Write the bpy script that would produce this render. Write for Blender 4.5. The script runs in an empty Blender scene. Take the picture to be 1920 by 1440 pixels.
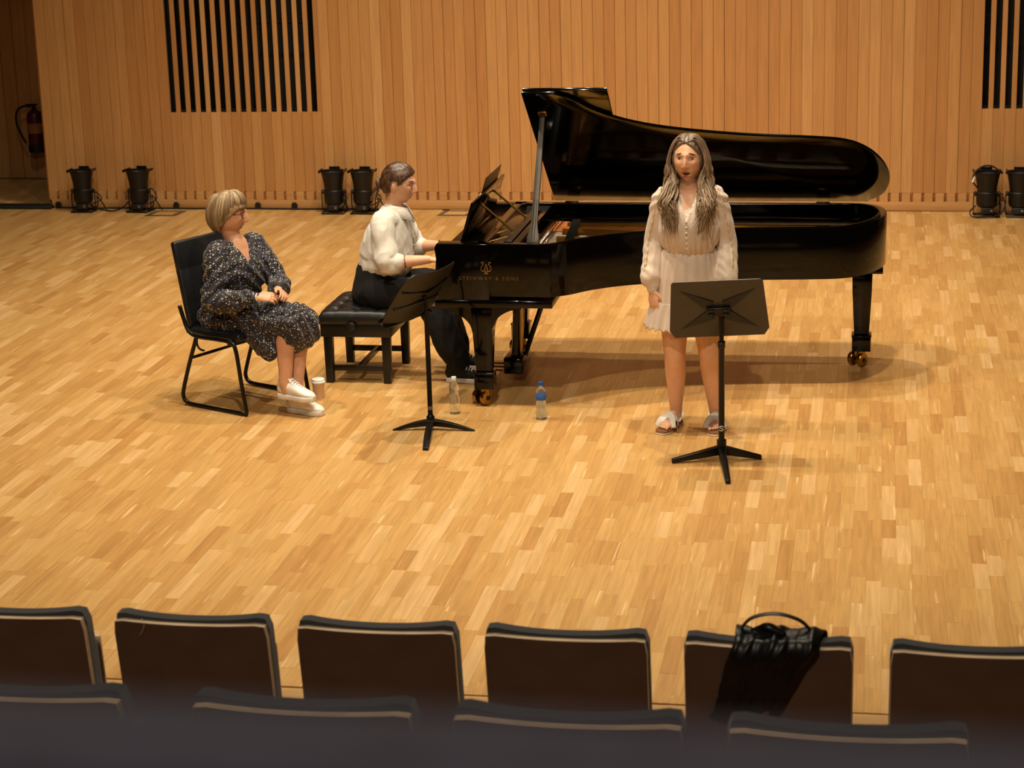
import bpy, bmesh, math, random
import numpy as np
from mathutils import Vector, Matrix, noise

random.seed(7); np.random.seed(7)
SC = bpy.context.scene
COL = SC.collection
R = math.radians

# ------------------------------------------------------------------ camera
def make_camera():
    yaw, pit, rol = R(10.33), R(15.045), R(1.626)
    fwd = Vector((-math.sin(yaw) * math.cos(pit), math.cos(yaw) * math.cos(pit), -math.sin(pit)))
    right = Vector((math.cos(yaw), math.sin(yaw), 0))
    down = fwd.cross(right)
    r2 = math.cos(rol) * right + math.sin(rol) * down
    d2 = -math.sin(rol) * right + math.cos(rol) * down
    m = Matrix((r2, -d2, -fwd)).transposed().to_4x4()
    m.translation = (0, 0, 3.3)
    cam = bpy.data.cameras.new('camera')
    cam.sensor_fit = 'HORIZONTAL'; cam.sensor_width = 36.0
    cam.lens = 3846 / 1920 * 36.0
    cam.clip_start = 0.05; cam.clip_end = 100
    cam.dof.use_dof = True; cam.dof.focus_distance = 11.7; cam.dof.aperture_fstop = 5.4
    o = bpy.data.objects.new('camera', cam); COL.objects.link(o)
    o.matrix_world = m
    SC.camera = o
make_camera()

# ------------------------------------------------------------------ world, lights, exposure
w = bpy.data.worlds.new('hall_ambience'); SC.world = w; w.use_nodes = True
w.node_tree.nodes['Background'].inputs[0].default_value = (1.0, .80, .58, 1)
w.node_tree.nodes['Background'].inputs[1].default_value = 0.035

def spot(name, loc, target, power, size=R(80), blend=.9, radius=.10, color=(1.0, .86, .655)):
    l = bpy.data.lights.new(name, 'SPOT'); l.energy = power; l.color = color
    l.spot_size = size; l.spot_blend = blend; l.shadow_soft_size = radius
    o = bpy.data.objects.new(name, l); COL.objects.link(o); o.location = loc
    d = Vector(target) - Vector(loc); o.rotation_euler = d.to_track_quat('-Z', 'Y').to_euler()
    return o
# the rig of stage downlights above the platform (out of frame)
spot('stage_downlight', (-.4, 10.7, 8.2), (-.6, 11.6, 0), 1180, R(110), 1.0)
spot('stage_downlight', (-2.5, 10.5, 8.2), (-2.5, 11.6, 0), 1180, R(110), 1.0)
spot('stage_downlight', (-5.2, 11.0, 8.2), (-5.2, 11.6, 0), 1180, R(110), 1.0)
spot('stage_downlight', (-1.6, 13.6, 8.2), (-1.6, 13.6, 0), 1200, R(110), 1.0)
spot('wall_downlight', (-3.3, 15.4, 8.2), (-3.1, 18.1, .6), 1000, R(110), 1.0)
spot('wall_downlight', (1.0, 15.4, 8.2), (1.0, 18.1, .6), 440, R(110), 1.0)
spot('front_light', (-1.5, 5.0, 8.6), (-1.6, 11.6, .8), 1350, R(60), 1.0)
spot('seat_fill_light', (-1.0, -1.0, 8.6), (-1.0, 4.0, .8), 1300, R(110), 1.0, .4)  # added fill that brightens the dark seat backs and parapet

SC.view_settings.view_transform = 'Standard'
SC.view_settings.look = 'None'
SC.view_settings.gamma = 1.0
SC.view_settings.use_curve_mapping = False
SC.view_settings.exposure = 0.0

# ------------------------------------------------------------------ materials
MATS = {}
def s2l(c):
    return tuple((v / 12.92 if v <= .04045 else ((v + .055) / 1.055) ** 2.4) for v in c)
def hexc(h):
    return s2l(tuple(int(h[i:i + 2], 16) / 255 for i in (0, 2, 4)))
def new_mat(name):
    m = bpy.data.materials.new(name); m.use_nodes = True
    nt = m.node_tree; b = nt.nodes['Principled BSDF']
    MATS[name] = m
    return m, nt, b
def ramp(nt, stops):
    n = nt.nodes.new('ShaderNodeValToRGB'); e = n.color_ramp.elements
    while len(e) > 1: e.remove(e[-1])
    e[0].position = stops[0][0]; e[0].color = (*stops[0][1], 1)
    for p, c in stops[1:]:
        x = e.new(p); x.color = (*c, 1)
    return n
def pmat(name, hexcol, rough=.5, metal=0, var=.12, scale=18.0, coat=0, sheen=0, bump=0, bscale=200, spec=.5, trans=0, sss=0, ior=1.45):
    """plain procedural material: base colour broken up by a little noise"""
    m, nt, b = new_mat(name); c = hexc(hexcol)
    tc = nt.nodes.new('ShaderNodeTexCoord')
    nz = nt.nodes.new('ShaderNodeTexNoise'); nz.inputs['Scale'].default_value = scale; nz.inputs['Detail'].default_value = 3
    nt.links.new(tc.outputs['Object'], nz.inputs['Vector'])
    rp = ramp(nt, [(.3, tuple(v * (1 - var) for v in c)), (.7, tuple(min(1, v * (1 + var)) for v in c))])
    nt.links.new(nz.outputs['Fac'], rp.inputs['Fac']); nt.links.new(rp.outputs['Color'], b.inputs['Base Color'])
    b.inputs['Roughness'].default_value = rough; b.inputs['Metallic'].default_value = metal
    b.inputs['Coat Weight'].default_value = coat; b.inputs['Coat Roughness'].default_value = .03
    b.inputs['Sheen Weight'].default_value = sheen; b.inputs['Specular IOR Level'].default_value = spec
    b.inputs['Transmission Weight'].default_value = trans; b.inputs['IOR'].default_value = ior
    if sss:
        b.inputs['Subsurface Weight'].default_value = sss
        b.inputs['Subsurface Radius'].default_value = (.012, .005, .003); b.inputs['Subsurface Scale'].default_value = 1.0
    if bump:
        n2 = nt.nodes.new('ShaderNodeTexNoise'); n2.inputs['Scale'].default_value = bscale; n2.inputs['Detail'].default_value = 4
        nt.links.new(tc.outputs['Object'], n2.inputs['Vector'])
        bp = nt.nodes.new('ShaderNodeBump'); bp.inputs['Strength'].default_value = bump; bp.inputs['Distance'].default_value = .004
        nt.links.new(n2.outputs['Fac'], bp.inputs['Height']); nt.links.new(bp.outputs['Normal'], b.inputs['Normal'])
    return m
def wood(name, stops, source, grain_axis, rough=.4, grain=.16, fleck=0.0, coat=0.0, gscale=1.0):
    """lacquered wood: tone per piece (object random or vertex attribute), grain stretched along one axis"""
    m, nt, b = new_mat(name); L = nt.links.new
    if source == 'object':
        oi = nt.nodes.new('ShaderNodeObjectInfo'); rnd = oi.outputs['Random']
    else:
        at = nt.nodes.new('ShaderNodeAttribute'); at.attribute_name = 'tone'; rnd = at.outputs['Fac']
    rp = ramp(nt, stops); L(rnd, rp.inputs['Fac'])
    geo = nt.nodes.new('ShaderNodeNewGeometry')
    off = nt.nodes.new('ShaderNodeVectorMath'); off.operation = 'MULTIPLY_ADD'
    comb = nt.nodes.new('ShaderNodeCombineXYZ')
    for i in range(3): L(rnd, comb.inputs[i])
    off.inputs[1].default_value = (37, 53, 91); L(comb.outputs[0], off.inputs[0]); L(geo.outputs['Position'], off.inputs[2])
    mp = nt.nodes.new('ShaderNodeMapping')
    sc = [60 * gscale] * 3; sc[grain_axis] = 3.0 * gscale
    mp.inputs['Scale'].default_value = sc; L(off.outputs[0], mp.inputs['Vector'])
    nz = nt.nodes.new('ShaderNodeTexNoise'); nz.inputs['Scale'].default_value = 1; nz.inputs['Detail'].default_value = 5; nz.inputs['Distortion'].default_value = .6
    L(mp.outputs[0], nz.inputs['Vector'])
    g = nt.nodes.new('ShaderNodeMapRange'); g.inputs[1].default_value = .3; g.inputs[2].default_value = .7
    g.inputs[3].default_value = 1 - grain; g.inputs[4].default_value = 1 + grain * .7
    L(nz.outputs['Fac'], g.inputs[0])
    mul = nt.nodes.new('ShaderNodeVectorMath'); mul.operation = 'SCALE'; L(rp.outputs['Color'], mul.inputs[0]); L(g.outputs[0], mul.inputs['Scale'])
    col = mul.outputs[0]
    if fleck:
        mp2 = nt.nodes.new('ShaderNodeMapping'); s2 = [48.0] * 3; s2[grain_axis] = 2.2
        mp2.inputs['Scale'].default_value = s2; L(off.outputs[0], mp2.inputs['Vector'])
        n2 = nt.nodes.new('ShaderNodeTexNoise'); n2.inputs['Scale'].default_value = 1; n2.inputs['Detail'].default_value = 1
        L(mp2.outputs[0], n2.inputs['Vector'])
        t = nt.nodes.new('ShaderNodeMapRange'); t.inputs[1].default_value = .70; t.inputs[2].default_value = .76; t.inputs[4].default_value = fleck
        L(n2.outputs['Fac'], t.inputs[0])
        mx = nt.nodes.new('ShaderNodeMixRGB'); mx.inputs[2].default_value = (*hexc('f3d3a0'), 1)
        L(t.outputs[0], mx.inputs[0]); L(col, mx.inputs[1]); col = mx.outputs[0]
    L(col, b.inputs['Base Color'])
    b.inputs['Roughness'].default_value = rough; b.inputs['Coat Weight'].default_value = coat; b.inputs['Coat Roughness'].default_value = .25
    bp = nt.nodes.new('ShaderNodeBump'); bp.inputs['Strength'].default_value = .08; bp.inputs['Distance'].default_value = .002
    L(nz.outputs['Fac'], bp.inputs['Height']); L(bp.outputs['Normal'], b.inputs['Normal'])
    return m

OAK = [(0, hexc('b08148')), (.10, hexc('b98b50')), (.5, hexc('c09457')), (.85, hexc('c69c60')), (1, hexc('d2aa74'))]
wood('oak_parquet_piece', OAK, 'object', 1, rough=.36, fleck=.45)
wood('oak_parquet_field', OAK, 'attr', 1, rough=.36, fleck=.45)
wood('oak_border', OAK, 'object', 0, rough=.42)
PANEL = [(0, hexc('b57f48')), (.4, hexc('bc874f')), (.85, hexc('c28f56')), (1, hexc('cc9c64'))]
wood('panel_wood', PANEL, 'object', 2, rough=.5, grain=.12, gscale=.8)
wood('skirting_wood', [(0, hexc('bd8a52')), (1, hexc('c3925a'))], 'object', 0, rough=.5, grain=.12)
pmat('recess_wood', '9a6230', .6, var=.15)
pmat('wall_dark', '0a0806', .9)
pmat('plaster_dark', '4a3a2c', .8)
pmat('hall_ceiling', '3b3026', .9)
pmat('tier_floor', '2a2422', .8)
pmat('piano_black', '050403', .09, var=.05, spec=.36)
pmat('piano_satin', '0d0b09', .35, var=.1)
pmat('black_paint', '0b0907', .45, var=.15)
pmat('black_metal', '100e0c', .35, metal=.3, var=.15)
pmat('dark_plastic', '1a1714', .5, var=.2)
pmat('grey_metal', '6d675f', .4, metal=.7)
pmat('stand_black', '1b1813', .4, metal=.2, var=.06)
pmat('stand_grey', '413a30', .42, metal=.2, var=.06)
pmat('brass', 'a8843f', .25, metal=1.0, var=.15)
pmat('plate_gold', 'b07c2c', .32, metal=.75, var=.15, scale=9)
pmat('soundboard', 'a5682a', .4, var=.15, scale=6)
pmat('string_steel', 'c9bfae', .3, metal=1)
pmat('copper_string', '9a5a30', .35, metal=1)
pmat('felt_red', '7d2a22', .9)
pmat('gold_leaf', '8f6c38', .45, metal=.5)
pmat('leather_black', '100f0f', .40, var=.2, bump=.10, bscale=160)
pmat('seat_fabric', '303135', .9, var=.25, scale=300, sheen=.3, bump=.3, bscale=400)
pmat('seat_back_stain', '5e4434', .55, var=.12, scale=8)
pmat('seat_edge_ply', 'e6c8a2', .5, var=.1)
pmat('navy_pad', '2b2938', .9, var=.2, scale=40, sheen=.2)
pmat('chair_vinyl', '17181b', .38, var=.15, bump=.15, bscale=150)
pmat('paper_white', 'e9e2d6', .7)
pmat('paper_cup', 'd8b48c', .7, var=.08)
pmat('cup_lid', 'f0ece6', .4)
pmat('rubber', '0b0a0a', .7)
pmat('ivory', 'ece5d4', .3)
pmat('red_paint', '4a120c', .4)
pmat('lens_glass', '8d8fa0', .08, metal=.6)
pmat('plastic_blue', '1f4f9e', .35)
pmat('label_blue', '2b5ea8', .45, var=.2, scale=60)
pmat('water_bottle', 'f4f7fa', .04, trans=.96, var=.01, ior=1.30)
pmat('water_bottle_blue', 'd9e6f5', .04, trans=.95, var=.02, ior=1.30)
pmat('white_plastic', 'dfe6e2', .4)

# ------------------------------------------------------------------ mesh helpers
def thing(name, label, cat, loc=(0, 0, 0), rotz=0.0, group=None, kind=None):
    o = bpy.data.objects.new(name, None); COL.objects.link(o)
    o.location = loc; o.rotation_euler = (0, 0, rotz); o.empty_display_size = .1
    o['label'] = label; o['category'] = cat
    if group: o['group'] = group
    if kind: o['kind'] = kind
    return o
def tag(o, label=None, cat=None, group=None, kind=None):
    if label: o['label'] = label
    if cat: o['category'] = cat
    if group: o['group'] = group
    if kind: o['kind'] = kind
    return o
def copy_tree(o, parent=None):
    c = o.copy(); COL.objects.link(c); c.parent = parent
    for ch in [x for x in bpy.data.objects if x.parent == o]:
        copy_tree(ch, c)
    return c
def world_off(p):
    v = Vector((0, 0, 0))
    while p is not None:
        v = v + Vector(p.location); p = p.parent
    return v
class MB:
    """collects shapes, builds ONE mesh object"""
    def __init__(s): s.v = []; s.f = []
    def add(s, V, F):
        n = len(s.v); s.v += [tuple(map(float, p)) for p in V]; s.f += [tuple(int(i) + n for i in f) for f in F]; return s
    def box(s, c, size, rot=None, taper=None):
        hx, hy, hz = [d / 2 for d in size]
        P = [Vector((x * hx, y * hy, z * hz)) for z in (-1, 1) for y in (-1, 1) for x in (-1, 1)]
        if taper:
            for p in P:
                if p.z < 0: p.x *= taper; p.y *= taper
        if rot is not None: P = [rot @ p for p in P]
        c = Vector(c)
        return s.add([p + c for p in P], [(0, 2, 3, 1), (4, 5, 7, 6), (0, 1, 5, 4), (2, 6, 7, 3), (0, 4, 6, 2), (1, 3, 7, 5)])
    def quadbox(s, P8):
        return s.add(P8, [(0, 3, 2, 1), (4, 5, 6, 7), (0, 1, 5, 4), (1, 2, 6, 5), (2, 3, 7, 6), (3, 0, 4, 7)])
    def lathe(s, prof, n=24, c=(0, 0, 0), axis=None):
        """prof: (r,z) from bottom to top, closed with caps"""
        V = []; F = []; c = Vector(c)
        q = None
        if axis is not None: q = Vector((0, 0, 1)).rotation_difference(Vector(axis))
        for r, z in prof:
            for k in range(n):
                a = 2 * math.pi * k / n
                p = Vector((r * math.cos(a), r * math.sin(a), z))
                V.append((q @ p if q else p) + c)
        for i in range(len(prof) - 1):
            for k in range(n):
                k2 = (k + 1) % n
                F.append((i * n + k, i * n + k2, (i + 1) * n + k2, (i + 1) * n + k))
        F.append(tuple(range(n - 1, -1, -1))); m = (len(prof) - 1) * n; F.append(tuple(m + k for k in range(n)))
        return s.add(V, F)
    def tube(s, pts, r, n=8, closed=False, flat=None):
        pts = [Vector(p) for p in pts]; N = len(pts); V = []; F = []
        rr = r if isinstance(r, (list, tuple)) else [r] * N
        t0 = (pts[1] - pts[0]).normalized(); up = Vector((0, 0, 1)) if abs(t0.z) < .9 else Vector((1, 0, 0))
        side = t0.cross(up).normalized()
        for i in range(N):
            if closed: t = (pts[(i + 1) % N] - pts[i - 1]).normalized()
            else: t = (pts[min(i + 1, N - 1)] - pts[max(i - 1, 0)]).normalized()
            side = (side - t * side.dot(t)).normalized(); nn = t.cross(side)
            for k in range(n):
                a = 2 * math.pi * k / n
                V.append(pts[i] + side * (rr[i] * math.cos(a)) + nn * (rr[i] * (flat or 1) * math.sin(a)))
        M = N if closed else N - 1
        for i in range(M):
            j = (i + 1) % N
            for k in range(n):
                k2 = (k + 1) % n
                F.append((i * n + k, i * n + k2, j * n + k2, j * n + k))
        if not closed:
            F.append(tuple(range(n - 1, -1, -1))); F.append(tuple((N - 1) * n + k for k in range(n)))
        return s.add(V, F)
    def prism(s, poly, z0, z1, fn=None):
        n = len(poly)
        V = [(x, y, z0) for x, y in poly] + [(x, y, z1) for x, y in poly]
        if fn: V = [fn(Vector(p)) for p in V]
        return s.add(V, [tuple(range(n - 1, -1, -1)), tuple(range(n, 2 * n))] + [(i, (i + 1) % n, n + (i + 1) % n, n + i) for i in range(n)])
    def ringprism(s, outer, inner, z0, z1):
        n = len(outer)
        V = [(x, y, z0) for x, y in outer] + [(x, y, z1) for x, y in outer] + [(x, y, z0) for x, y in inner] + [(x, y, z1) for x, y in inner]
        F = []
        for i in range(n):
            j = (i + 1) % n
            F += [(i, j, n + j, n + i), (2 * n + j, 2 * n + i, 3 * n + i, 3 * n + j), (n + i, n + j, 3 * n + j, 3 * n + i), (j, i, 2 * n + i, 2 * n + j)]
        return s.add(V, F)
    def build(s, name, mat, parent=None, smooth=False, bevel=0, seg=2, local=False, sub=0, loc=None, angle=None):
        me = bpy.data.meshes.new(name)
        v = s.v
        if parent is not None and not local:
            off = world_off(parent); v = [tuple(Vector(p) - off) for p in v]
        if loc is not None:
            v = [tuple(Vector(p) - Vector(loc)) for p in v]
        me.from_pydata(v, [], s.f); me.validate()
        bm = bmesh.new(); bm.from_mesh(me)
        bmesh.ops.recalc_face_normals(bm, faces=bm.faces)
        if bevel:
            es = [e for e in bm.edges if len(e.link_faces) == 2 and e.calc_face_angle(0) > R(30)]
            bmesh.ops.bevel(bm, geom=es, offset=bevel, segments=seg, affect='EDGES', profile=.5)
        bm.to_mesh(me); bm.free()
        me.materials.append(MATS[mat])
        o = bpy.data.objects.new(name, me); COL.objects.link(o)
        if parent is not None: o.parent = parent
        if loc is not None: o.location = loc
        if smooth or bevel:
            me.polygons.foreach_set('use_smooth', [True] * len(me.polygons))
            if angle or bevel:
                me.set_sharp_from_angle(angle=R(angle or 50))
        if sub:
            md = o.modifiers.new('subdivision', 'SUBSURF'); md.levels = sub; md.render_levels = sub
        return o
def crom(pts, per=8, closed=False):
    P = [np.array(p, float) for p in pts]; n = len(P); out = []
    for i in range(n if closed else n - 1):
        p0 = P[(i - 1) % n] if closed or i > 0 else 2 * P[0] - P[1]
        p1 = P[i]; p2 = P[(i + 1) % n]
        p3 = P[(i + 2) % n] if closed or i + 2 < n else 2 * P[-1] - P[-2]
        for k in range(per):
            t = k / per
            out.append(.5 * (2 * p1 + (p2 - p0) * t + (2 * p0 - 5 * p1 + 4 * p2 - p3) * t * t + (3 * p1 - p0 - 3 * p2 + p3) * t ** 3))
    if not closed: out.append(P[-1])
    return out
def arc(c, r, a0, a1, n, plane='xz'):
    out = []
    for k in range(n + 1):
        a = R(a0 + (a1 - a0) * k / n); u, v = r * math.cos(a), r * math.sin(a)
        out.append((c[0] + u, c[1], c[2] + v) if plane == 'xz' else ((c[0], c[1] + u, c[2] + v) if plane == 'yz' else (c[0] + u, c[1] + v, c[2])))
    return out
# ================================================================== THE ROOM
WALL_Y = 18.1
def struct(name, mb, mat, **k):
    o = mb.build(name, mat, **k); o['kind'] = 'structure'; return o

floor = struct('floor', MB().box((-3.5, 9.0, -.06), (25, 24.4, .10)), 'recess_wood')
# parquet: strips of oak laid along the hall, random lengths
def lay_parquet():
    Wd = .068; Y0, Y1 = 7.39, 18.06
    lens = (.27, .33, .39, .46, .54)
    meshes = {}
    def strip_mesh(L, d):
        key = (L, d)
        if key not in meshes:
            g = .0002; hx = Wd / 2 - g; hy = L / 2 - g; t = .006
            me = bpy.data.meshes.new('parquet_strip')
            V = [(-hx, -hy, -t), (hx, -hy, -t), (hx, hy, -t), (-hx, hy, -t), (-hx, -hy, d), (hx, -hy, d), (hx, hy, d), (-hx, hy, d)]
            me.from_pydata(V, [], [(4, 5, 6, 7), (0, 1, 5, 4), (1, 2, 6, 5), (2, 3, 7, 6), (3, 0, 4, 7)])
            me.materials.append(MATS['oak_parquet_piece']); meshes[key] = me
        return meshes[key]
    rnd = random.Random(3); pieces = []
    x = -9.6; 
    while x < 3.4:
        y = Y0 - rnd.random() * .4; hi = Y1 if x > -7.66 else 19.7
        while y < hi:
            L = rnd.choice(lens); a, b = max(y, Y0), min(y + L, hi)
            if b - a > .05:
                pieces.append((x + Wd / 2, (a + b) / 2, L if abs(b - a - L) < 1e-6 else round(b - a, 2), rnd.choice((-.0002, 0, .0002)), rnd.random()))
            y += L
        x += Wd
    def seen(p):
        X, Y = p[0], p[1]
        t = X / Y   # left and right limits of the view over the floor
        return Y > 7.95 and -.435 < t < .055
    near = sorted([p for p in pieces if seen(p)], key=lambda p: p[1])[:300]
    ns = set(id(p) for p in near)
    for X, Y, L, d, tone in near:
        o = bpy.data.objects.new('parquet_strip', strip_mesh(L, d)); COL.objects.link(o)
        o.parent = floor; o.location = (X, Y, 0)
    V = []; F = []; T = []
    g = .0002
    for p in pieces:
        if id(p) in ns: continue
        X, Y, L, d, tone = p; n = len(V); hx = Wd / 2 - g; hy = L / 2 - g
        V += [(X - hx, Y - hy, -.006), (X + hx, Y - hy, -.006), (X + hx, Y + hy, -.006), (X - hx, Y + hy, -.006),
              (X - hx, Y - hy, d), (X + hx, Y - hy, d), (X + hx, Y + hy, d), (X - hx, Y + hy, d)]
        F += [(n + 4, n + 5, n + 6, n + 7), (n, n + 1, n + 5, n + 4), (n + 1, n + 2, n + 6, n + 5), (n + 2, n + 3, n + 7, n + 6), (n + 3, n, n + 4, n + 7)]
        T += [tone] * 8
    me = bpy.data.meshes.new('parquet_field'); me.from_pydata(V, [], F)
    at = me.attributes.new('tone', 'FLOAT', 'POINT'); at.data.foreach_set('value', T)
    me.materials.append(MATS['oak_parquet_field'])
    o = bpy.data.objects.new('parquet_field', me); COL.objects.link(o); o.parent = floor; o['kind'] = 'stuff'
lay_parquet()
# border boards in front of the strips, running across the hall
for i in range(6):
    for k in range(4):
        MB().box((-6.6 + k * 3.0 + (i % 2) * 1.1, 7.375 - .15 * i - .075, -.006), (2.996, .1485, .012)).build('border_board', 'oak_border', floor)

# back wall: vertical planks over a dark cavity, two grilles, notched skirting
wall = struct('wall_back', MB().box((-2.4, WALL_Y + .30, 3.0), (10.5, .10, 6.0)), 'wall_dark')
PW = .0962
def lay_wall():
    rnd = random.Random(5); meshes = {}
    def plank_mesh(w_, z0, z1, d):
        key = (w_, z0, z1, d)
        if key not in meshes:
            me = bpy.data.meshes.new('plank'); h = w_ / 2; c = .0015
            P = [(-h, 0), (-h, -d + c), (-h + c, -d), (h - c, -d), (h, -d + c), (h, 0)]
            n = len(P)
            me.from_pydata([(x, y, z0) for x, y in P] + [(x, y, z1) for x, y in P], [],
                           [tuple(range(n)), tuple(range(2 * n - 1, n - 1, -1))] + [(i, n + i, n + (i + 1) % n, (i + 1) % n) for i in range(n)])
            me.materials.append(MATS['panel_wood']); meshes[key] = me
        return meshes[key]
    def plank(x, w_, z0, z1, d):
        o = bpy.data.objects.new('plank', plank_mesh(w_, z0, z1, d)); COL.objects.link(o)
        o.parent = wall; o.location = (x, WALL_Y + .02, 0)
    x = -7.68; k = 0
    depths = (.020, .022, .025, .028)
    while x < 2.9:
        xc = x + PW / 2
        vent = 13 <= k <= 27 or 89 <= k <= 103
        d = rnd.choice(depths); gap = .0026 if xc < -1.2 else .0014
        if vent:
            plank(xc, PW - gap, .157, .89, .024)
            plank(xc + .0265, .0425, .89, 6.0, .014)
        else:
            plank(xc, PW - gap, .157, 6.0, d)
        x += PW; k += 1
lay_wall()
for xa, xb in ((-6.432, -4.985), (.879, 2.325)):
    MB().box(((xa + xb) / 2, WALL_Y + .12, 1.68), (xb - xa, .012, .012)).build('grille_rail', 'black_metal', wall)
    MB().box((xa - .004, WALL_Y + .14, 3.45), (.012, .22, 5.12)).build('grille_cheek', 'wall_dark', wall)
    MB().box((xb + .004, WALL_Y + .14, 3.45), (.012, .22, 5.12)).build('grille_cheek', 'wall_dark', wall)
    MB().box(((xa + xb) / 2, WALL_Y + .14, .884), (xb - xa, .22, .012)).build('grille_cheek', 'wall_dark', wall)
# backing boards directly behind the planks except at the grilles
for xa, xb in ((-7.68, -6.432), (-4.985, .879), (2.325, 2.95)):
    MB().box(((xa + xb) / 2, WALL_Y + .035, 3.08), (xb - xa, .02, 5.84)).build('backing_board', 'recess_wood', wall)
for xa, xb in ((-6.432, -4.985), (.879, 2.325)):
    MB().box(((xa + xb) / 2, WALL_Y + .035, .52), (xb - xa, .02, .73)).build('backing_board', 'recess_wood', wall)
base = struct('baseboard_back', MB().box((-2.35, WALL_Y - .005, .040), (10.6, .05, .08)), 'skirting_wood', bevel=.003)
MB().box((-2.35, WALL_Y + .008, .117), (10.6, .012, .078)).build('recess_strip', 'recess_wood', base)
bm_ = bpy.data.meshes.new('skirting_block')
def lay_blocks():
    first = None; x = -7.68
    while x < 2.9:
        if first is None:
            first = MB().box((0, 0, .1175), (.071, .026, .076)).build('skirting_block', 'skirting_wood', base, local=True); o = first
        else:
            o = first.copy(); COL.objects.link(o)
        o.location = (x + PW / 2 + .0 - base.location.x, WALL_Y - .0165, 0); x += PW
lay_blocks()
bpy.data.meshes.remove(bm_)

# side recess at the left with dim planks further back
rec = struct('wall_left', MB().box((-10.2, 19.86, 3.0), (5.2, .1, 6.0)), 'wall_dark')
for k in range(30):
    MB().box((-7.7 - k * .145, 19.79, 3.0), (.139, .03 + .006 * (k % 3), 6.0)).build('plank', 'panel_wood', rec)
struct('shading_soffit', MB().box((-9.4, WALL_Y + .83, 4.0), (3.5, 1.7, 2.0)), 'plaster_dark')  # unseen soffit block, added to keep the recess in shade
struct('trim_1', MB().box((-7.675, WALL_Y + .85, 3.0), (.03, 1.7, 6.0)), 'recess_wood')
# the rest of the hall shell, dim, outside the frame
struct('wall_right', MB().box((7.5, 8.0, 4.5), (.2, 24, 9.2)), 'plaster_dark')
struct('wall_side', MB().box((-14.5, 8.0, 4.5), (.2, 24, 9.2)), 'plaster_dark')
struct('wall_rear', MB().box((-3.5, -3.6, 4.5), (22, .2, 9.2)), 'plaster_dark')
struct('ceiling', MB().box((-3.5, 8.0, 9.2), (22, 24, .2)), 'hall_ceiling')
struct('trim_2', MB().box((-3.5, 18.5, 7.6), (22, .1, 3.2)), 'plaster_dark')
struct('floor_tier', MB().box((-3.5, .8, .27), (22, 8.0, .54)), 'tier_floor')
struct('floor_gallery', MB().box((-3.5, -1.55, 1.2), (22, 4.0, 2.2)), 'tier_floor')

# ------------------------------------------------------------------ small things along the back wall
c = thing('cable_cover', 'low black cable cover lying across the floor of the dim left recess', 'cable cover', (-8.6, 18.07, 0))
MB().prism([(-9.9, 17.99), (-7.63, 17.99), (-7.63, 18.16), (-9.9, 18.16)], .001, .028).build('ramp', 'rubber', c, bevel=.008)
MB().box((-8.75, 18.075, .033), (2.2, .05, .010)).build('channel_lid', 'dark_plastic', c, bevel=.002)

def wall_cable():
    t = thing('power_cable', 'thin black cable running along the foot of the wooden wall', 'cable', (-6, 18.0, 0))
    p = [(-7.6, 18.045, .012)]
    rnd = random.Random(2)
    for k in range(1, 30):
        p.append((-7.6 + k * .112, 18.03 + rnd.uniform(-.012, .01), .0085))
    MB().tube([tuple(q) for q in crom(p, 3)], .008, 6).build('cord', 'rubber', t, smooth=True)
    for x in (-7.58, -6.42, -5.63, -5.28):
        MB().box((x, 18.052, .030), (.05, .03, .04)).box((x, 18.045, .056), (.03, .03, .014)).build('connector', 'dark_plastic', t)
wall_cable()
def floor_box(x, y, label):
    t = thing('floor_box', label, 'floor box', (x, y, 0))
    o = [(-.16, -.13), (.13, -.13), (.16, .13), (-.13, .13)]
    i = [(-.115, -.085), (.09, -.085), (.112, .085), (-.09, .085)]
    m = MB(); m.ringprism(o, i, .0005, .004); m.build('frame', 'grey_metal', t, local=True)
    MB().prism(i, .0003, .0025).build('lid', 'oak_border', t, local=True)
floor_box(-6.44, 17.80, 'small inset floor socket plate beside the second floor lamp from the left')
floor_box(-3.72, 17.88, 'small inset floor socket plate behind the pianist')

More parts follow.
